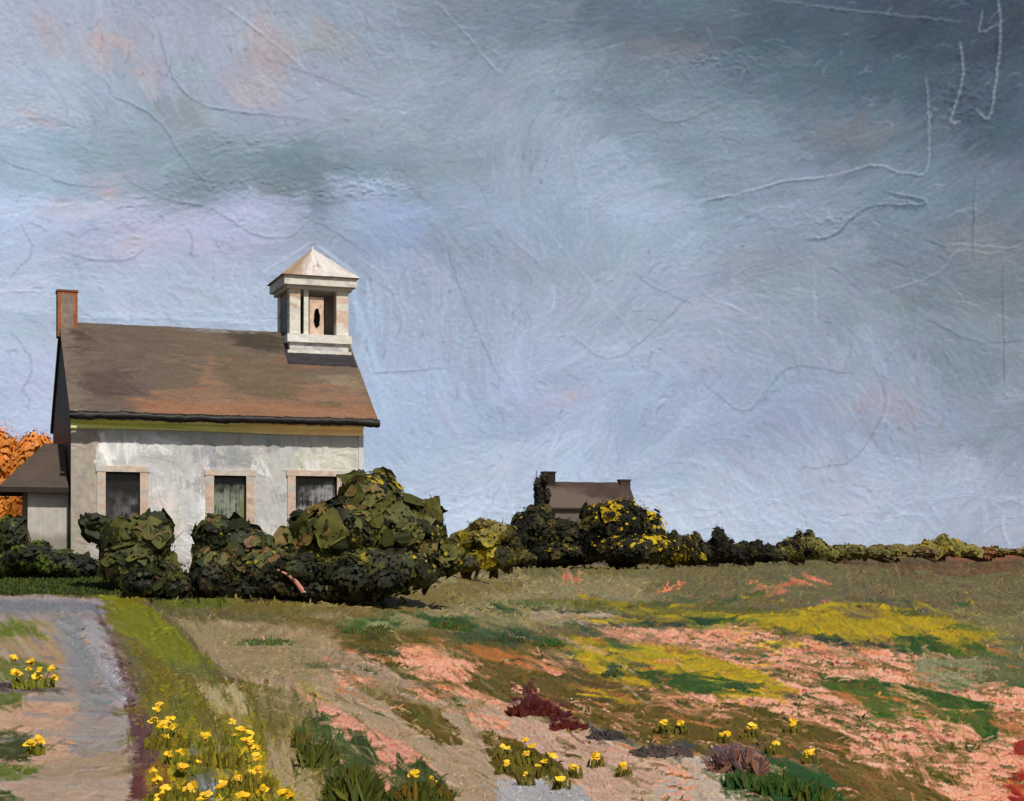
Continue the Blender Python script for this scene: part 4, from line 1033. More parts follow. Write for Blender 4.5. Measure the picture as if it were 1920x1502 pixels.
# ------------------------------------------------------------------ far house behind the dark shrubs
def far_house():
    D = 190.0; th = math.radians(14)
    ea = np.array([math.cos(th), math.sin(th), 0]); eb = np.array([-math.sin(th), math.cos(th), 0])
    P = onplane(1030, 1036, D); P[2] = 0
    L_, d_ = 10.6, 6.4
    g = lambda a, b, z: P + a * ea + b * eb + z * EZ
    root = empty('far_house', g(L_ / 2, d_ / 2, 0), 'brown roofed farmhouse with two chimneys rising above dark shrubs on the horizon', 'house')
    ze = EYE + (1036 - 948) / F * D; zr = EYE + (1036 - 903) / F * (D + 3)
    def wall(name, pts, col, s):
        B = Build(); q = [np.array(x) for x in pts]
        S, T = np.meshgrid(np.linspace(0, 1, 24), np.linspace(0, 1, 24))
        X = (q[0] * (1 - S[..., None]) + q[1] * S[..., None]) * (1 - T[..., None]) + (q[3] * (1 - S[..., None]) + q[2] * S[..., None]) * T[..., None]
        n1 = fbm(S * 5, T * 7, s, 3)
        B.quadgrid(X, lin(col) * (1 + .8 * n1)[..., None])
        return B.make(name, M_WALL, root, True)
    wall('front_wall', (g(0, 0, -.3), g(L_, 0, -.3), g(L_, 0, ze), g(0, 0, ze)), (112, 98, 90), 3)
    wall('back_wall', (g(0, d_, -.3), g(L_, d_, -.3), g(L_, d_, ze), g(0, d_, ze)), (140, 112, 98), 4)
    for a, c in ((0, (150, 134, 124)), (L_, (130, 104, 92))):
        w = wall('gable_wall', (g(a, 0, -.3), g(a, d_, -.3), g(a, d_, ze), g(a, 0, ze)), c, 6)
        B = Build(); B.add([g(a, 0, ze), g(a, d_, ze), g(a, d_ / 2, zr - .1)], [[0, 1, 2, 2]], lin(c)); B.make('gable_peak', M_WALL, w)
    R = Build()
    for sgn in (0, 1):
        A, T = np.meshgrid(np.linspace(-.3, L_ + .3, 70), np.linspace(0, 1, 40))
        b = (d_ / 2) - (d_ / 2 + .4) * T if sgn == 0 else (d_ / 2) + (d_ / 2 + .4) * T
        z = zr - (zr - ze + .25) * T
        X = P + A[..., None] * ea + b[..., None] * eb + z[..., None] * EZ
        n1 = fbm(A * .7, T * 4, 7, 4)
        cc = lin((66, 52, 46)) * (1 + 1.1 * n1)[..., None]
        k = sm(.0, .35, T + .35 * n1 - A / L_ * .9 + .1)[..., None]; cc = cc * (1 - k) + lin((96, 82, 74)) * k
        R.quadgrid(X + EZ * (n1 * .12)[..., None], cc); R.quadgrid(X - EZ * .2, lin((60, 46, 40)))
        R.quadgrid(np.stack([X[-1], X[-1] - EZ * .2]), lin((60, 46, 40)))
        for e in (0, -1): R.quadgrid(np.stack([X[:, e], X[:, e] - EZ * .2]), lin((80, 60, 52)))
    rf = R.make('roof', M_ROOF, root, True)
    for a, h, w, c in ((.0, 1.2, 1.5, (44, 38, 32)), (L_ - .9, .35, 1.3, (74, 58, 52))):
        B = Build(); B.board(g(a, d_ / 2 - .5, zr - 1.0), ea * w, eb * 1.0, EZ * (1.0 + h), lin(c), amp=.06, step=.2, var=.3, seed=int(a))
        B.board(g(a - .08, d_ / 2 - .58, zr + h - .18), ea * (w + .16), eb * 1.16, EZ * .2, lin(c), amp=.03, step=.2)
        B.make('chimney', M_BRICK, rf)
    w = Build()
    for a in (1.2, 4.6, 7.4): 
        B = Build(); B.board(g(a, -.06, 2.2), ea * .9, eb * .05, EZ * 1.3, lin((70, 62, 60))); B.make('window', M_TRIM, root)
far_house()

# ------------------------------------------------------------------ leaves, twigs and brush-like tufts
def daubs(Cn, Nn, Dn, L, W, col, rng, nu=6, nv=5, bulge=.25, thick=.06, rag=.22, lip=.6, cvar=.12, cjit=.08):
    """n curved leaf-like slabs: centre, outward normal, long direction, half length, half width, colour"""
    n = len(Cn)
    Nn = Nn / np.linalg.norm(Nn, axis=1, keepdims=True)
    Dn = Dn - (Dn * Nn).sum(1, keepdims=True) * Nn; Dn /= (np.linalg.norm(Dn, axis=1, keepdims=True) + 1e-9)
    Sd = np.cross(Nn, Dn)
    u = np.linspace(-1, 1, nu)[None, :, None]; v = np.linspace(-1, 1, nv)[None, None, :]
    def wob(shape_n, x):
        r = 0
        for k in (1, 2, 3): r = r + rng.normal(0, 1.0 / k, (n, 1, 1)) * np.sin(k * 2.1 * x + rng.uniform(0, 6.3, (n, 1, 1)))
        return r
    Lr = 1 + rag * .35 * wob(nv, v) + rag * .35 * (rng.random((n, 1, nv)) - .5) - .30 * v * v
    Wr = 1 + rag * .30 * wob(nu, u) - .38 * np.abs(u) ** 3
    uu = u * Lr; vv = v * Wr
    br = rng.random((n, 1, nv))
    z = -bulge * (uu ** 2 * .8 + vv ** 2 * .5) + thick * (br + lip * np.maximum(0, u) ** 3 + .3 * rng.random((n, nu, nv)))
    sc = np.minimum(L, W * 1.6)
    P = Cn[:, None, None, :] + Dn[:, None, None, :] * (uu * L[:, None, None])[..., None] + Sd[:, None, None, :] * (vv * W[:, None, None])[..., None] + Nn[:, None, None, :] * (z * sc[:, None, None])[..., None]
    c = np.repeat(np.repeat(col[:, None, None, :], nu, 1), nv, 2) * (1 + cvar * 2 * (br - .5) + cjit * (rng.random((n, nu, nv)) - .5))[..., None]
    base = np.arange(nu * nv).reshape(nu, nv)
    q = np.stack([base[:-1, :-1], base[:-1, 1:], base[1:, 1:], base[1:, :-1]], -1).reshape(-1, 4)
    Fc = (q[None] + (np.arange(n) * nu * nv)[:, None, None]).reshape(-1, 4)
    return P.reshape(-1, 3), Fc, c.reshape(-1, 3)

def blob(B, c, r, col, seed, k=26):
    t, p = np.meshgrid(np.linspace(0, math.pi, k), np.linspace(0, 2 * math.pi, k * 2))
    d = np.stack([np.sin(t) * np.cos(p), np.sin(t) * np.sin(p), np.cos(t)], -1)
    nn = fbm(d[..., 0] * 2.2 + d[..., 2] * 1.3 + 9, d[..., 1] * 2.2 + d[..., 2] * 1.7 + 9, seed, 3)
    P = c + d * r * (1 + .5 * nn)[..., None]
    B.quadgrid(P, np.ones(P.shape) * col * (1 + 1.0 * nn)[..., None])

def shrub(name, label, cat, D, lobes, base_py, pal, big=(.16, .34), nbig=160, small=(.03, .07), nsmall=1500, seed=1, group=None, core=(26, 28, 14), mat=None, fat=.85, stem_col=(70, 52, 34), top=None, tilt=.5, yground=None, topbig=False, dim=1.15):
    """lobes in photo positions at distance D: (px, py, rx, ry); foliage all round, plus branching stems"""
    rng = np.random.default_rng(seed)
    s = D / F
    if D < 40:      # break the outline with side growths
        extra = []
        for (x, y, rx, ry) in lobes:
            for _ in range(3):
                t = rng.uniform(-2.9, .2); extra.append((x + rx * .75 * math.cos(t), y + ry * .75 * math.sin(t), rx * rng.uniform(.3, .45), ry * rng.uniform(.25, .42)))
        lobes = list(lobes) + extra
    cs, rs = [], []
    for (x, y, rx, ry) in lobes:
        c = onplane(x, y, D + rng.uniform(-.3, .3) * rx * s); cs.append(c); rs.append(np.array([rx * s, max(rx, ry) * s * fat, ry * s]))
    cs = np.array(cs); rs = np.array(rs)
    bx = cs[:, 0].mean(); bz = float(land(bx, D)) if yground is None else yground
    root = empty(name, (bx, D, bz), label, cat, group)
    B = Build()
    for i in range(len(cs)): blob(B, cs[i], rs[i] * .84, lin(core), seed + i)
    def pts(n, shell):
        area = rs[:, 0] * rs[:, 2] + rs[:, 0] * rs[:, 1]
        k = rng.choice(len(cs), n * 2, p=area / area.sum())
        d = rng.normal(size=(n * 2, 3)); d /= np.linalg.norm(d, axis=1, keepdims=True)
        rad = rng.uniform(*shell, size=(n * 2, 1))
        lump = 1 + .35 * fbm(d[:, 0] * 2.2 + d[:, 2] * 1.3 + 9, d[:, 1] * 2.2 + d[:, 2] * 1.7 + 9, seed, 3)[:, None]
        P = cs[k] + d * rs[k] * rad * lump
        ok = np.ones(len(P), bool)
        for i in range(len(cs)):
            ok &= (((P - cs[i]) / rs[i]) ** 2).sum(1) > .72
        ok &= P[:, 2] > land(P[:, 0], P[:, 1]) + .02
        P = P[ok][:n]; nr = (d / rs[k])[ok][:n]
        return P, nr / np.linalg.norm(nr, axis=1, keepdims=True)
    palc = np.array([lin(c[0]) for c in pal]); wts = np.array([c[1] for c in pal], float)
    def cols(P, nr, tp=True):
        nz = fbm(P[:, 0] / (24 * s) + 7, P[:, 2] / (18 * s) + P[:, 1] / (40 * s), seed + 5, 3) + rng.normal(0, .055, len(P))
        rk = np.argsort(np.argsort(nz)) / max(1, len(P) - 1)
        od = np.argsort(palc.sum(1)); cw = np.cumsum(wts[od] / wts.sum())
        k = od[np.clip(np.searchsorted(cw, rk), 0, len(pal) - 1)]
        c = palc[k] * rng.uniform(.8, 1.05, (len(P), 1)) * dim
        if top is not None and (tp or topbig):       # a second, brighter leaf colour on leaves turned one way
            tc, dirv, thr, dens = top
            m = ((nr @ np.array(dirv)) + .35 * rng.normal(size=len(P)) > thr) & (rng.random(len(P)) < dens * (.25 + 1.2 * (fbm(P[:, 0] / (16 * s), P[:, 2] / (10 * s), seed + 9, 2) > -.04)))
            c[m] = lin(tc) * rng.uniform(.6, 1.3, (m.sum(), 1))
        return c
    for (n, rg, sh, nu, nv, th) in ((nbig, big, (.86, .97), 8, 8, .06), (int(nbig * 2.2), (big[0] * .45, big[1] * .5), (.86, 1.06), 6, 6, .12), (nsmall, small, (.86, 1.22), 3, 3, .1)):
        if n == 0: continue
        P, nr = pts(n, sh)
        if not len(P): continue
        m = len(P)
        Nn = nr + rng.normal(0, .10, (m, 3)) + np.array([0, -.2, .1])
        Dn = np.cross(Nn, rng.normal(size=(m, 3))) + np.array([0, 0, tilt])
        L = rng.uniform(rg[0], rg[1], m); W = L * rng.uniform(.5, .95, m)
        B.add(*daubs(P, Nn, Dn, L, W, cols(P, nr, nu < 8), rng, nu, nv, thick=th, bulge=.07, rag=.5, cvar=.22, cjit=.2))
    B.make('foliage', mat or M_LEAF, root, True)
    S = Build()
    for q in range(min(8, 2 + len(cs))):
        i = q % len(cs); a = np.array([bx + rng.uniform(-.25, .25) * rs[i][0], D + rng.uniform(-.3, .3) * rs[i][1], bz - .1])
        b = cs[i] + rng.normal(0, .25, 3) * rs[i]
        mid = (a + b) / 2 + rng.normal(0, .08, 3) * rs[i]
        w = .05 * s * 75
        tube(S, [a, mid, b], [w, w * .7, w * .35], lin(stem_col))
        for e in range(3):
            c = b + rng.normal(0, .5, 3) * rs[i] + np.array([0, 0, rs[i][2] * .3]); tube(S, [mid, (mid + c) / 2 + rng.normal(0, .05, 3), c], [w * .5, w * .35, w * .12], lin(stem_col), 5)
    S.make('stem', M_WOOD, root, True)
    return root

OLV = [((78, 78, 34), 4), ((60, 64, 28), 4), ((90, 72, 40), .8), ((38, 44, 22), 3), ((34, 34, 18), 3)]
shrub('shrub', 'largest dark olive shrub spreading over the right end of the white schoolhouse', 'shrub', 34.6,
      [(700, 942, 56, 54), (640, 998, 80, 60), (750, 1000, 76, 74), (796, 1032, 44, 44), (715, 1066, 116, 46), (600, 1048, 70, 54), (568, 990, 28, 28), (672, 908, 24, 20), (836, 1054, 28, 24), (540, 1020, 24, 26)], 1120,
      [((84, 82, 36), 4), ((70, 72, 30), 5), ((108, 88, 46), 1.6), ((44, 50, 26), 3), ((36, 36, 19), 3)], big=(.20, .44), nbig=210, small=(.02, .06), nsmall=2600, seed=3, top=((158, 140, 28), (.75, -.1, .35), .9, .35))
shrub('shrub', 'low dark shrub with broad leaves below the leftmost schoolhouse window', 'shrub', 34.6,
      [(222, 1002, 46, 30), (282, 1014, 40, 38), (250, 1060, 58, 46), (178, 990, 22, 16), (308, 1078, 34, 32), (296, 988, 26, 16)], 1115,
      OLV, big=(.16, .38), nbig=110, nsmall=1500, small=(.02, .055), seed=4)
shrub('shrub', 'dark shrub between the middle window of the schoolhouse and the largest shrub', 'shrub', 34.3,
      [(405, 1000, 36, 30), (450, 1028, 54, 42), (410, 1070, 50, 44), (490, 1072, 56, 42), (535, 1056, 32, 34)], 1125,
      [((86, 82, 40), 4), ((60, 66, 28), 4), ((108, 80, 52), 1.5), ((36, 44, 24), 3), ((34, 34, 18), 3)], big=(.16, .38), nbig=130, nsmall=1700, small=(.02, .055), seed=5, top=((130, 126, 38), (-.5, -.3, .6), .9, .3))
shrub('low_hedge', 'low strip of blackish green undergrowth in front of the three schoolhouse shrubs', 'undergrowth', 33.4,
      [(268, 1096, 40, 26), (330, 1104, 44, 22), (395, 1092, 36, 34), (452, 1108, 48, 20), (520, 1096, 50, 32), (590, 1108, 60, 24), (655, 1088, 50, 38), (720, 1092, 40, 28), (560, 1072, 50, 30)], 1125,
      [((38, 42, 20), 4), ((32, 32, 17), 5), ((64, 66, 28), 1.5), ((64, 46, 30), 1)], big=(.08, .20), nbig=150, nsmall=1300, seed=6, core=(20, 19, 11))
shrub('shrub', 'dark green bush at the left edge in front of the pale lean-to wall', 'shrub', 37.5,
      [(24, 1010, 26, 40), (60, 1046, 46, 28), (20, 1054, 40, 34), (110, 1060, 50, 26), (150, 1068, 40, 22)], 1085,
      [((52, 60, 24), 4), ((36, 38, 22), 4), ((70, 84, 28), 2), ((26, 26, 18), 2)], big=(.10, .24), nbig=150, nsmall=1400, seed=7, top=((84, 104, 30), (-.3, 0, .6), .7, .3))
shrub('tree', 'orange leaved tree at the left edge behind the lean-to roof', 'tree', 47.0,
      [(-10, 870, 50, 66), (24, 876, 44, 50), (52, 886, 40, 42), (80, 892, 30, 36), (64, 858, 30, 46), (84, 850, 16, 34), (0, 950, 60, 80), (-70, 900, 80, 110), (60, 940, 46, 60)], 1040,
      [((200, 124, 50), 5), ((190, 116, 42), 4), ((214, 134, 76), 2), ((160, 104, 38), 1)], big=(.12, .30), nbig=420, nsmall=4200, small=(.02, .07), seed=8, core=(196, 122, 50), top=((238, 150, 110), (-.5, 0, .7), .8, .4), stem_col=(80, 56, 34), dim=1.2)
shrub('shrub', 'yellow green shrub just right of the largest schoolhouse shrub', 'shrub', 62.0,
      [(866, 1020, 28, 22), (900, 1010, 36, 14), (850, 1036, 32, 26), (912, 1042, 40, 22), (870, 1054, 46, 16)], 1062,
      [((146, 128, 26), 3), ((108, 100, 36), 4), ((88, 84, 40), 4), ((44, 44, 22), 3)], big=(.18, .45), nbig=130, nsmall=900, seed=9, core=(40, 38, 20))
shrub('shrub', 'small dull olive shrub half hidden behind the yellow green shrub', 'shrub', 80.0,
      [(905, 988, 26, 14), (935, 1000, 30, 20), (925, 1036, 36, 22), (930, 1048, 40, 14)], 1058,
      [((110, 98, 50), 4), ((92, 84, 36), 4), ((60, 56, 30), 3)], big=(.2, .5), nbig=90, nsmall=800, seed=10, core=(52, 48, 26), small=(.06, .14))
DK = [((30, 30, 20), 5), ((44, 42, 26), 4), ((70, 64, 28), 2), ((22, 22, 16), 3)]
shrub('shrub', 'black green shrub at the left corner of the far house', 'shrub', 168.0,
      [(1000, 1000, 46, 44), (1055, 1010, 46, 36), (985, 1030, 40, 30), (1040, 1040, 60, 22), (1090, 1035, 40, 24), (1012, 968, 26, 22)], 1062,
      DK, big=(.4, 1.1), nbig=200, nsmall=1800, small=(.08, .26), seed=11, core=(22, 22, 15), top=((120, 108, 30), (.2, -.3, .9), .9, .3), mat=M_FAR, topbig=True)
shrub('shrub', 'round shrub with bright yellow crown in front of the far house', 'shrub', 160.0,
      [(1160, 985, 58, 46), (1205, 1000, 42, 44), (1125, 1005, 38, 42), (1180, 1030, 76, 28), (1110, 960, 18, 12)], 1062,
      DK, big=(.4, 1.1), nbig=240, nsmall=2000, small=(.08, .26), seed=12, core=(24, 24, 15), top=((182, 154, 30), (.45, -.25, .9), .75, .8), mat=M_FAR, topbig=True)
shrub('tree', 'thin dark tree standing at the left chimney of the far house', 'tree', 184.0,
      [(1008, 918, 7, 22), (1012, 945, 9, 24), (1020, 900, 7, 14), (1026, 930, 6, 14)], 1050,
      [((40, 40, 30), 4), ((56, 54, 40), 3), ((30, 28, 22), 3)], big=(.15, .4), nbig=70, nsmall=1500, small=(.06, .2), seed=13, core=(34, 33, 26), mat=M_FAR)
specs = [
    ('low dark shrub with a yellow tip right of the yellow crowned shrub', 1265, 1018, 34, 22, 1058, [((56, 52, 26), 3), ((34, 34, 20), 4), ((150, 130, 28), 1)], 176),
    ('dull olive shrub between two dark shrubs right of the far house', 1300, 1026, 34, 17, 1056, [((92, 86, 44), 4), ((58, 54, 30), 3)], 190),
    ('dark loose shrub with stray twigs against the sky', 1345, 1022, 36, 20, 1056, [((40, 38, 26), 4), ((60, 56, 36), 3), ((28, 26, 20), 3)], 184),
    ('flat black green shrub left of the tallest mound on the treeline', 1410, 1032, 46, 13, 1054, [((36, 34, 22), 4), ((70, 66, 34), 2), ((24, 22, 18), 2)], 196),
    ('olive topped mound of scrub with a black base, tallest right of the far house', 1505, 1020, 42, 20, 1050, [((112, 108, 56), 4), ((44, 40, 26), 3), ((84, 78, 40), 3)], 210),
    ('thin olive scrub with sky showing through', 1590, 1030, 58, 10, 1048, [((116, 110, 62), 4), ((88, 82, 44), 3)], 232),
    ('long low brown and olive scrub left of the last pointed mound', 1680, 1033, 60, 9, 1046, [((108, 98, 54), 4), ((80, 60, 40), 2)], 250),
    ('last pointed olive mound before the bare right end of the horizon', 1768, 1027, 46, 18, 1044, [((122, 114, 58), 5), ((98, 92, 44), 3), ((140, 120, 40), 1)], 262),
    ('trailing low scrub sloping down at the right edge', 1850, 1039, 60, 5, 1044, [((120, 84, 54), 3), ((104, 92, 54), 3)], 280),
    ('small dark clump between the large schoolhouse shrub and the far shrubs', 958, 1036, 30, 20, 1060, [((50, 46, 26), 4), ((84, 78, 36), 2)], 120)]
for i, (lab, x, y, rx, ry, by, pal, D) in enumerate(specs):
    ry = ry * (1.55 if x < 1560 else 1.15); y = y - (3 if x < 1560 else 1)
    rg = np.random.default_rng(500 + i); lb = []
    for k in range(13):
        u = -1.35 + 2.7 * k / 12 + rg.normal(0, .06); hh = ry * (1 - .62 * abs(u) ** 1.3) * rg.uniform(.65, 1.1)
        top_y = by - 12 - max(2, (by - 12 - (y - ry)) * max(.12, (1 - .6 * abs(u) ** 1.2)) * rg.uniform(.6, 1.0))
        lb.append((x + u * rx, (top_y + by - 4) / 2, rx * .24, max(4, (by - 4 - top_y) / 2)))
    shrub('distant_shrub', lab, 'shrub', D, lb, by, pal,
          big=(.002 * D, .005 * D), nbig=80, small=(.0004 * D, .0012 * D), nsmall=2600, tilt=-.4, dim=(1.0 if x < 1450 else 1.3), seed=20 + i, core=pal[1][0], group='scrub along the horizon', mat=M_FAR, fat=.8)

# ------------------------------------------------------------------ a pale broken branch on the undergrowth
def branch():
    p = [onplane(x, y, 33.0) for x, y in [(520, 1068), (540, 1078), (556, 1092), (570, 1112)]]
    B = Build(); tube(B, p, [.02, .03, .05, .055], lin((190, 128, 108)), 9)
    tube(B, [p[-1] + np.array([0, -.01, .02]), p[-1] + np.array([.012, -.03, -.03])], [.05, .02], lin((226, 206, 196)))
    tube(B, [p[1], p[1] + np.array([-.1, 0, .07])], [.02, .01], lin((176, 100, 80)))
    o = B.make('branch', M_WOOD, None, True)
    tag(o, 'pale pink broken branch lying on the dark undergrowth under the shrubs', 'branch')
branch()

# ------------------------------------------------------------------ yellow wildflowers
YEL = [(236, 190, 26), (222, 170, 20), (244, 204, 50)]
def flower_plant(label, blooms, seed, group, base=None, spread=16, leaf=(96, 100, 30), leaves=26):
    """blooms: photo positions and radius in photo pixels; the plant roots a little below their mean"""
    rng = np.random.default_rng(seed)
    bl = np.array(blooms, float)
    bx, by = (bl[:, 0].mean(), bl[:, 1].max() + 22) if base is None else base
    g = at(bx, by); D = g[1]; s = D / F
    root = empty('yellow_wildflower', g, label, 'wildflower', group)
    L = Build()
    n = leaves
    ang = rng.uniform(0, 6.28, n); rr = rng.random(n) ** .5 * spread * s
    C0 = np.stack([g[0] + rr * np.cos(ang) * 1.6, g[1] + rr * np.sin(ang) * 1.6, 0 * ang], 1); 
    hgt = rng.uniform(8, 24, n) * s
    C0[:, 2] = land(C0[:, 0], C0[:, 1]) + hgt * .45
    Dn = np.stack([rng.normal(0, .35, n), rng.normal(0, .35, n), np.ones(n)], 1); Nn = np.stack([rng.normal(0, .5, n), -np.ones(n), .3 + 0 * ang], 1)
    cc = np.array([lin(leaf)] * n) * rng.uniform(.6, 1.35, (n, 1))
    L.add(*daubs(C0, Nn, Dn, hgt * .6, hgt * .10 + .8 * s, cc, rng, 6, 4, bulge=.3, thick=.1))
    L.make('foliage', M_GRASS, root, True)
    for i, (x, y, r) in enumerate(blooms):
        dy = rng.uniform(-.12, .12)
        c = onplane(x, y, D + dy); c[2] = max(c[2], float(land(c[0], c[1])) + .02)
        b = np.array([g[0] * .6 + c[0] * .4, D + dy * .5, 0]); b[2] = float(land(b[0], b[1]))
        S = Build(); tube(S, [b, (b + c) / 2 + np.array([.01, 0, .01]), c - np.array([0, -.01, .0])], [.9 * s, .8 * s, .6 * s], lin((90, 98, 32)), 5)
        st = S.make('stem', M_GRASS, root, True)
        m = int(rng.integers(5, 8)); R = r * s
        pc = np.stack([rng.uniform(-.5, .5, m) * R, rng.uniform(-.5, .3, m) * R, rng.uniform(-.4, .4, m) * R], 1) + c
        pn = np.stack([rng.normal(0, .35, m), -np.ones(m), .55 + rng.normal(0, .3, m)], 1)
        pd = np.stack([np.ones(m), 0 * pc[:, 0], rng.normal(0, .5, m)], 1)
        col = np.array([lin(YEL[int(k)]) for k in rng.integers(0, 3, m)]) * rng.uniform(.85, 1.1, (m, 1))
        P = Build(); P.add(*daubs(pc, pn, pd, np.full(m, R * .62) * rng.uniform(.7, 1.1, m), np.full(m, R * .34), col, rng, 7, 7, bulge=.25, thick=.22, rag=.3, cvar=.2))
        P.make('bloom', M_PETAL, st, True)
    return root
GL, GC, GR_ = 'yellow wildflowers on the left side of the lane', 'yellow wildflowers on the bank right of the lane', 'yellow wildflowers in the field'
fl = [
 ('clump of eight yellow blooms on green leaves at the left edge, highest beside the lane', [(24,1234,11),(58,1240,10),(28,1260,13),(54,1254,7),(72,1256,8),(96,1252,9),(68,1270,13),(102,1270,9)], GL),
 ('two touching yellow blooms over dark leaves at the left edge of the lane', [(56,1394,13),(78,1386,13)], GL),
 ('upright spray of small yellow blooms at the purple edge of the lane', [(300,1321,8),(294,1330,8),(290,1352,12),(304,1358,12),(318,1348,12),(322,1362,9),(311,1380,9)], GC),
 ('pair of yellow blooms below the tall spray on the bank', [(316,1413,10),(336,1410,9)], GC),
 ('single square yellow bloom on the bank below a pair of blooms', [(342,1436,13)], GC),
 ('broad low clump of dull gold blooms on the bank above the row of blooms', [(452,1366,12),(470,1374,11),(440,1376,9),(436,1352,8)], GC),
 ('ochre blooms spilling over the purple lane edge at the bottom', [(296,1462,12),(310,1480,13),(300,1496,12),(286,1446,9)], GC),
 ('gold blooms at the bottom edge between the large bloom and the ragged bloom', [(388,1490,12),(376,1500,10)], GC),
 ('large yellow bloom at the bottom of the bank nearest the lane', [(356,1476,17)], GC),
 ('small faint yellow bloom alone in the middle of the bank', [(373,1430,8)], GC),
 ('row of yellow blooms running down the right side of the bank', [(464,1388,13),(474,1402,13),(482,1418,11),(480,1444,13),(485,1456,9)], GC),
 ('ragged yellow bloom on the bank left of the row of blooms', [(414,1474,15)], GC),
 ('yellow bloom on the bank between the ragged bloom and the row', [(445,1460,15)], GC),
 ('two wide yellow blooms at the bottom edge of the bank', [(456,1492,15),(492,1480,14)], GC),
 ('dull yellow bloom at the bottom right corner of the bank', [(535,1490,18)], GC),
 ('faint ochre bloom between the tall spray and the row of blooms', [(385,1382,13)], GC),
 ('yellow bloom on the dark green tuft at the bottom, larger of two', [(774,1450,13),(755,1476,5)], GR_),
 ('small yellow bloom beside the larger one on the dark green tuft', [(812,1461,9)], GR_),
 ('twin yellow blooms at the top left of the olive patch in the pink soil', [(940,1398,10),(952,1402,7)], GR_),
 ('tall cross shaped yellow bloom at the top of the olive patch', [(985,1386,8),(997,1398,9),(986,1412,8)], GR_),
 ('yellow bloom at the left side of the olive patch', [(948,1431,9)], GR_),
 ('tiny yellow bloom low in the olive patch', [(985,1451,7)], GR_),
 ('faint small yellow bloom in the middle of the olive patch', [(1008,1436,6)], GR_),
 ('big yellow bloom at the right side of the olive patch', [(1034,1418,12),(1020,1426,8)], GR_),
 ('narrow yellow bloom at the bottom right corner of the olive patch', [(1050,1458,11)], GR_),
 ('narrow tilted yellow bloom on pink soil just right of the olive patch', [(1076,1438,10)], GR_),
 ('wide yellow bloom on pink soil, second right of the olive patch', [(1115,1418,12)], GR_),
 ('yellow bloom on bare pink soil farthest right of the olive patch', [(1166,1435,11)], GR_),
 ('small yellow bloom, leftmost of the five over the brown swath', [(1244,1354,9)], GR_),
 ('small yellow bloom, second of the row over the brown swath', [(1276,1356,9)], GR_),
 ('yellow bloom leaning left over the grey purple scrub', [(1359,1374,12)], GR_),
 ('yellow bloom in the row over the brown swath, highest near its middle', [(1408,1362,12)], GR_),
 ('yellow bloom standing highest and farthest right in the brown swath', [(1485,1355,12)], GR_),
 ('yellow bloom over the dark green tuft in the brown swath', [(1452,1394,13)], GR_),
 ('yellow bloom at the lower right end of the row in the brown swath', [(1518,1412,12)], GR_)]
for i, (lab, bl, grp) in enumerate(fl):
    bl = [(x, y, r * (1.0 if grp != GR_ else 1.0)) for x, y, r in bl]
    single = len(bl) < 3
    flower_plant(lab, bl, 100 + i, grp, spread=12 if single else 24, leaves=(18 if i > 15 else 30) if single else 70,
                 leaf=(104, 104, 30) if i < 16 else (92, 84, 28))

# ------------------------------------------------------------------ tufts
def tuft(label, x, y, w, h, n, pal, seed, group=None, lean=0.0, bw=2.2, cat='grass tuft', name='grass_tuft', curl=.35, flat=1.0):
    rng = np.random.default_rng(seed)
    g = at(x, y); D = g[1]; s = D / F
    X = g[0] + rng.uniform(-1, 1, n) * w * .5 * s; Yv = D + rng.uniform(-1, 1, n) * w * .35 * s
    H = h * s * rng.uniform(.35, 1.05, n) * (1 - .45 * np.abs(X - g[0]) / (w * .5 * s + 1e-6))
    Dn = np.stack([lean + rng.normal(0, curl * .6, n) + (X - g[0]) / (w * s) * .5, rng.normal(0, .3, n), np.ones(n) * flat], 1); Dn /= np.linalg.norm(Dn, axis=1, keepdims=True)
    C0 = np.stack([X, Yv, land(X, Yv)], 1) + Dn * (H * .45)[:, None]
    Nn = np.stack([rng.normal(0, .5, n), -np.ones(n), .25 + rng.normal(0, .2, n)], 1)
    pc = np.array([lin(c) for c in pal]); cc = pc[rng.integers(0, len(pal), n)] * rng.uniform(.82, 1.1, (n, 1)) * np.array([1.3, .84, .62])
    P, Fc, c = daubs(C0, Nn, Dn, H * .55, np.full(n, bw * 1.1 * s) * rng.uniform(.7, 1.9, n), cc, rng, 8, 4, bulge=.30, thick=.3, rag=.5, cvar=.2)
    o = mesh_obj(name, P, Fc, c, M_GRASS, None, True, origin=g)
    return tag(o, label, cat, group)
DG = [(54, 78, 32), (66, 86, 32), (48, 70, 32), (76, 92, 38)]
tuft('narrow upright green grass tuft at the left of the large rounded tuft', 596, 1440, 50, 62, 260, [(58, 80, 34), (74, 92, 38), (52, 74, 34)], 201, 'dark green tufts in the foreground', .08, 3.0, curl=.8)
tuft('large rounded dark green grass tuft at the bottom edge left of the pink soil', 664, 1506, 84, 78, 420, DG, 202, 'dark green tufts in the foreground', .1, 3.2, curl=.8)
tuft('dark green grass tuft under the larger yellow bloom at the bottom edge', 785, 1508, 108, 52, 360, [(64, 80, 28), (48, 72, 30), (90, 88, 34)], 203, 'dark green tufts in the foreground', .1, 2.8, curl=.8)
tuft('small green grass tuft left of the blue green tuft on the tan slope', 566, 1404, 22, 50, 80, [(50, 84, 46), (84, 92, 44)], 204, 'dark green tufts in the foreground', -.1, 2.2)
tuft('emerald green tuft at the bottom of the brown swath', 1466, 1490, 88, 44, 360, [(44, 86, 40), (38, 74, 34), (60, 94, 38)], 205, 'emerald tufts in the field', .1, 2.4)
tuft('emerald green tuft right of the other emerald tuft at the bottom edge', 1524, 1504, 64, 46, 180, [(38, 80, 40), (70, 86, 34)], 206, 'emerald tufts in the field', .3, 2.4)
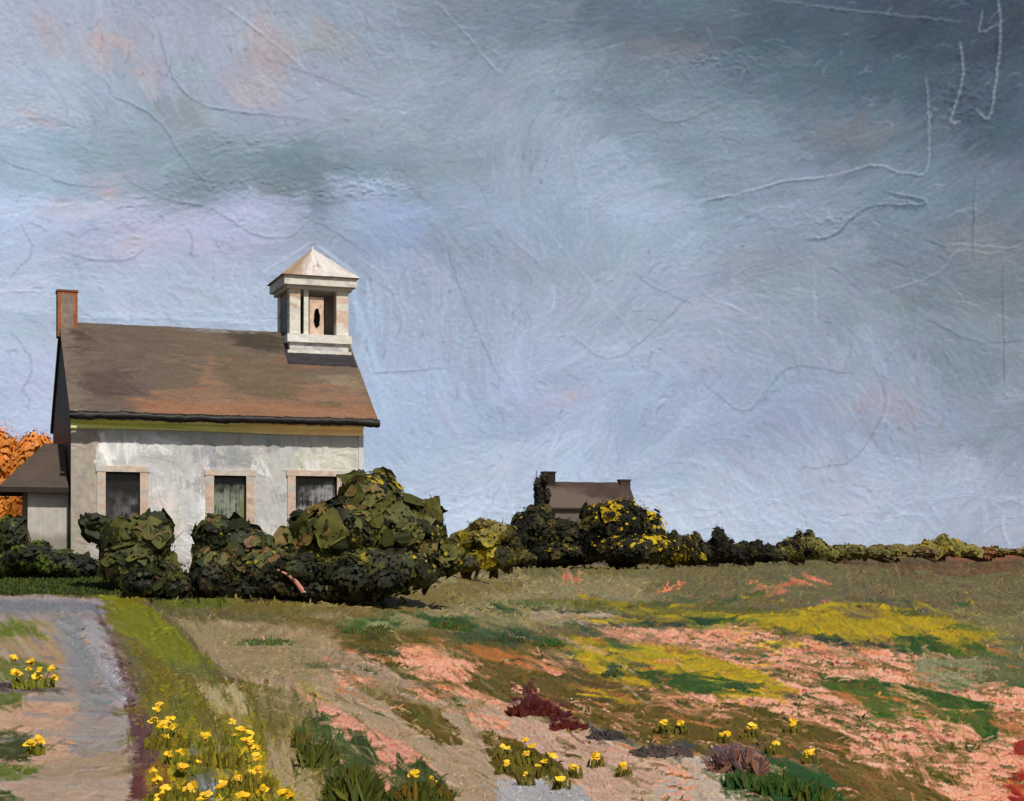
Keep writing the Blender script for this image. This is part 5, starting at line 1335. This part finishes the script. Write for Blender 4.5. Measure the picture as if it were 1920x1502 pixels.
tuft('emerald sprig on pale soil left of the emerald tufts', 1392, 1478, 60, 40, 150, [(44, 88, 50), (60, 90, 50)], 207, 'emerald tufts in the field', 0, 2.2)
tuft('purple grey scrub below the leftmost blooms of the brown swath', 1382, 1448, 84, 56, 320, [(92, 76, 78), (66, 66, 80), (110, 94, 90)], 208, None, .05, 2.6, 'scrub', 'purple_scrub', curl=2.2, flat=.8)
tuft('slate grey scrub on pale soil in the foreground', 1240, 1418, 100, 26, 280, [(66, 74, 82), (84, 84, 92)], 209, None, .05, 2.4, 'scrub', 'grey_scrub', curl=2.2, flat=.8)
tuft('blue black sprig at the end of the burgundy plant', 1138, 1386, 64, 20, 180, [(52, 62, 72), (70, 74, 70)], 210, None, .05, 2.2, 'scrub', 'dark_scrub', curl=2.2, flat=.8)
tuft('burgundy leaved low plant between pink soil and brown swath', 1000, 1342, 80, 36, 380, [(70, 32, 34), (62, 28, 34), (80, 40, 36)], 211, None, .05, 2.6, 'plant', 'burgundy_plant', curl=2.4, flat=.9)
tuft('burgundy sprig trailing right from the burgundy plant', 1066, 1370, 66, 20, 220, [(78, 32, 32), (70, 28, 34)], 212, None, .3, 2.4, 'plant', 'burgundy_plant', curl=2.4, flat=.9)
OB = [(96, 108, 40), (118, 126, 38), (84, 98, 38), (78, 90, 36)]
tuft('olive grass clump behind the upright spray at the purple lane edge', 312, 1404, 70, 36, 200, OB, 213, 'olive grass clumps on the bank', .1, 1.8)
tuft('olive grass clump in the middle of the flowering bank', 402, 1440, 90, 44, 260, OB, 214, 'olive grass clumps on the bank', .0, 1.8)
tuft('olive grass clump under the row of blooms on the bank', 470, 1486, 90, 44, 260, OB, 215, 'olive grass clumps on the bank', .05, 1.8)
tuft('olive grass clump at the bottom edge of the bank by the lane', 330, 1506, 100, 36, 240, OB, 216, 'olive grass clumps on the bank', .05, 1.8)
for i, (x, y, w, h, c, lab) in enumerate([
        (664, 1190, 40, 26, (50, 86, 46), 'small dark green tuft at the left end of the green dabs in mid field'),
        (712, 1184, 40, 24, (60, 90, 50), 'small green tuft second from the left among the green dabs in mid field'),
        (845, 1182, 60, 34, (40, 86, 44), 'green tuft in mid field above the pink soil'),
        (950, 1206, 70, 26, (34, 66, 54), 'teal dark tuft in the middle of the field'),
        (1030, 1214, 50, 28, (38, 88, 42), 'bright green tuft in mid field right of the teal tuft'),
        (500, 1210, 90, 26, (60, 102, 66), 'thin sea green tuft on the tan grass left of mid field'),
        (1150, 1270, 28, 30, (40, 84, 66), 'tiny teal tuft at the left end of the lower green strip')]):
    tuft(lab, x, y, w * 1.15, h * .62, 340, [c, tuple(int(v * 1.2) for v in c), (84, 84, 40)], 230 + i * 3, 'green tufts in mid field', .1, 1.0, curl=1.5)

# ------------------------------------------------------------------ meadow grass growing over the whole field (uncountable)
def grass():
    rng = np.random.default_rng(77)
    n = 38000
    px = rng.uniform(-150, 2070, n); py = 1044 + (rng.random(n) ** .85) * 520
    # drop the chart point to the land by distance
    Y = 1.0 / (1.0 / 9.2 + (1.0 / 240 - 1.0 / 9.2) * rng.random(n) ** .8)
    X = (px - CX) / F * Y
    Z = land(X, Y)
    yy = HY - F * (Z - EYE) / Y
    lane = (px < 60 + (yy - 1116) * .75) & (yy > 1112) & (px < 285)
    j = np.clip(((px - FIELD.x0) / FIELD.st).astype(int), 0, FIELD.W - 1); i = np.clip(((yy - FIELD.y0) / FIELD.st).astype(int), 0, FIELD.H - 1)
    c = FIELD.c[i, j]
    bare = ((c[:, 0] > 180) & (c[:, 2] > 95)) | ((px > 560) & (yy > 1120) & ((c[:, 0] - c[:, 2] > 78) | (c[:, 1] - c[:, 0] > 4)) & (rng.random(n) < .85))
    keep = (~lane) & (~bare)
    keep &= ~((c[:, 0] > 140) & (c[:, 2] > 100) & (rng.random(n) < .6))
    X, Y, Z, c, yy, px = X[keep], Y[keep], Z[keep], c[keep], yy[keep], px[keep]; n = len(X)
    s = Y / F
    H = rng.uniform(4, 10, n) * s * (1 + .8 * (fbm(px / 60, yy / 20, 91, 2) > .06))
    H = np.minimum(H, .5)
    Dn = np.stack([rng.normal(.6, .6, n), rng.normal(0, .4, n), np.ones(n) * .8], 1); Dn /= np.linalg.norm(Dn, axis=1, keepdims=True)
    C0 = np.stack([X, Y, Z], 1) + Dn * (H * .4)[:, None]
    Nn = np.stack([rng.normal(0, .4, n), -np.ones(n) * .7, .7 + 0 * X], 1)
    P, Fc, cc = daubs(C0, Nn, Dn, H * .55, rng.uniform(1.2, 2.8, n) * s, lin(c) * ALB_G * rng.uniform(.85, 1.2, (n, 1)), rng, 4, 3, bulge=.3, thick=.2, rag=.4, cvar=.08)
    o = mesh_obj('grass', P, Fc, cc, M_GRASS, None, True)
    tag(o, kind='stuff')
    # lawn blades by the house
    m = 5000
    px = rng.uniform(0, 230, m); Y = rng.uniform(34.0, 38.5, m); X = (px - CX) / F * Y; Z = land(X, Y); s = Y / F
    H = rng.uniform(6, 16, m) * s
    Dn = np.stack([rng.normal(.2, .6, m), rng.normal(0, .4, m), np.ones(m)], 1); Dn /= np.linalg.norm(Dn, axis=1, keepdims=True)
    pal = np.array([lin((46, 58, 20)), lin((66, 76, 24)), lin((32, 40, 16))]); cc = pal[rng.integers(0, 3, m)] * rng.uniform(.8, 1.2, (m, 1))
    P, Fc, cc = daubs(np.stack([X, Y, Z], 1) + Dn * (H * .4)[:, None], np.stack([rng.normal(0, .4, m), -np.ones(m), .5 + 0 * X], 1), Dn, H * .55, 1.8 * s, cc, rng, 4, 2, bulge=.15)
    o = mesh_obj('lawn_grass', P, Fc, cc, M_GRASS, None, True); tag(o, kind='stuff')
grass()
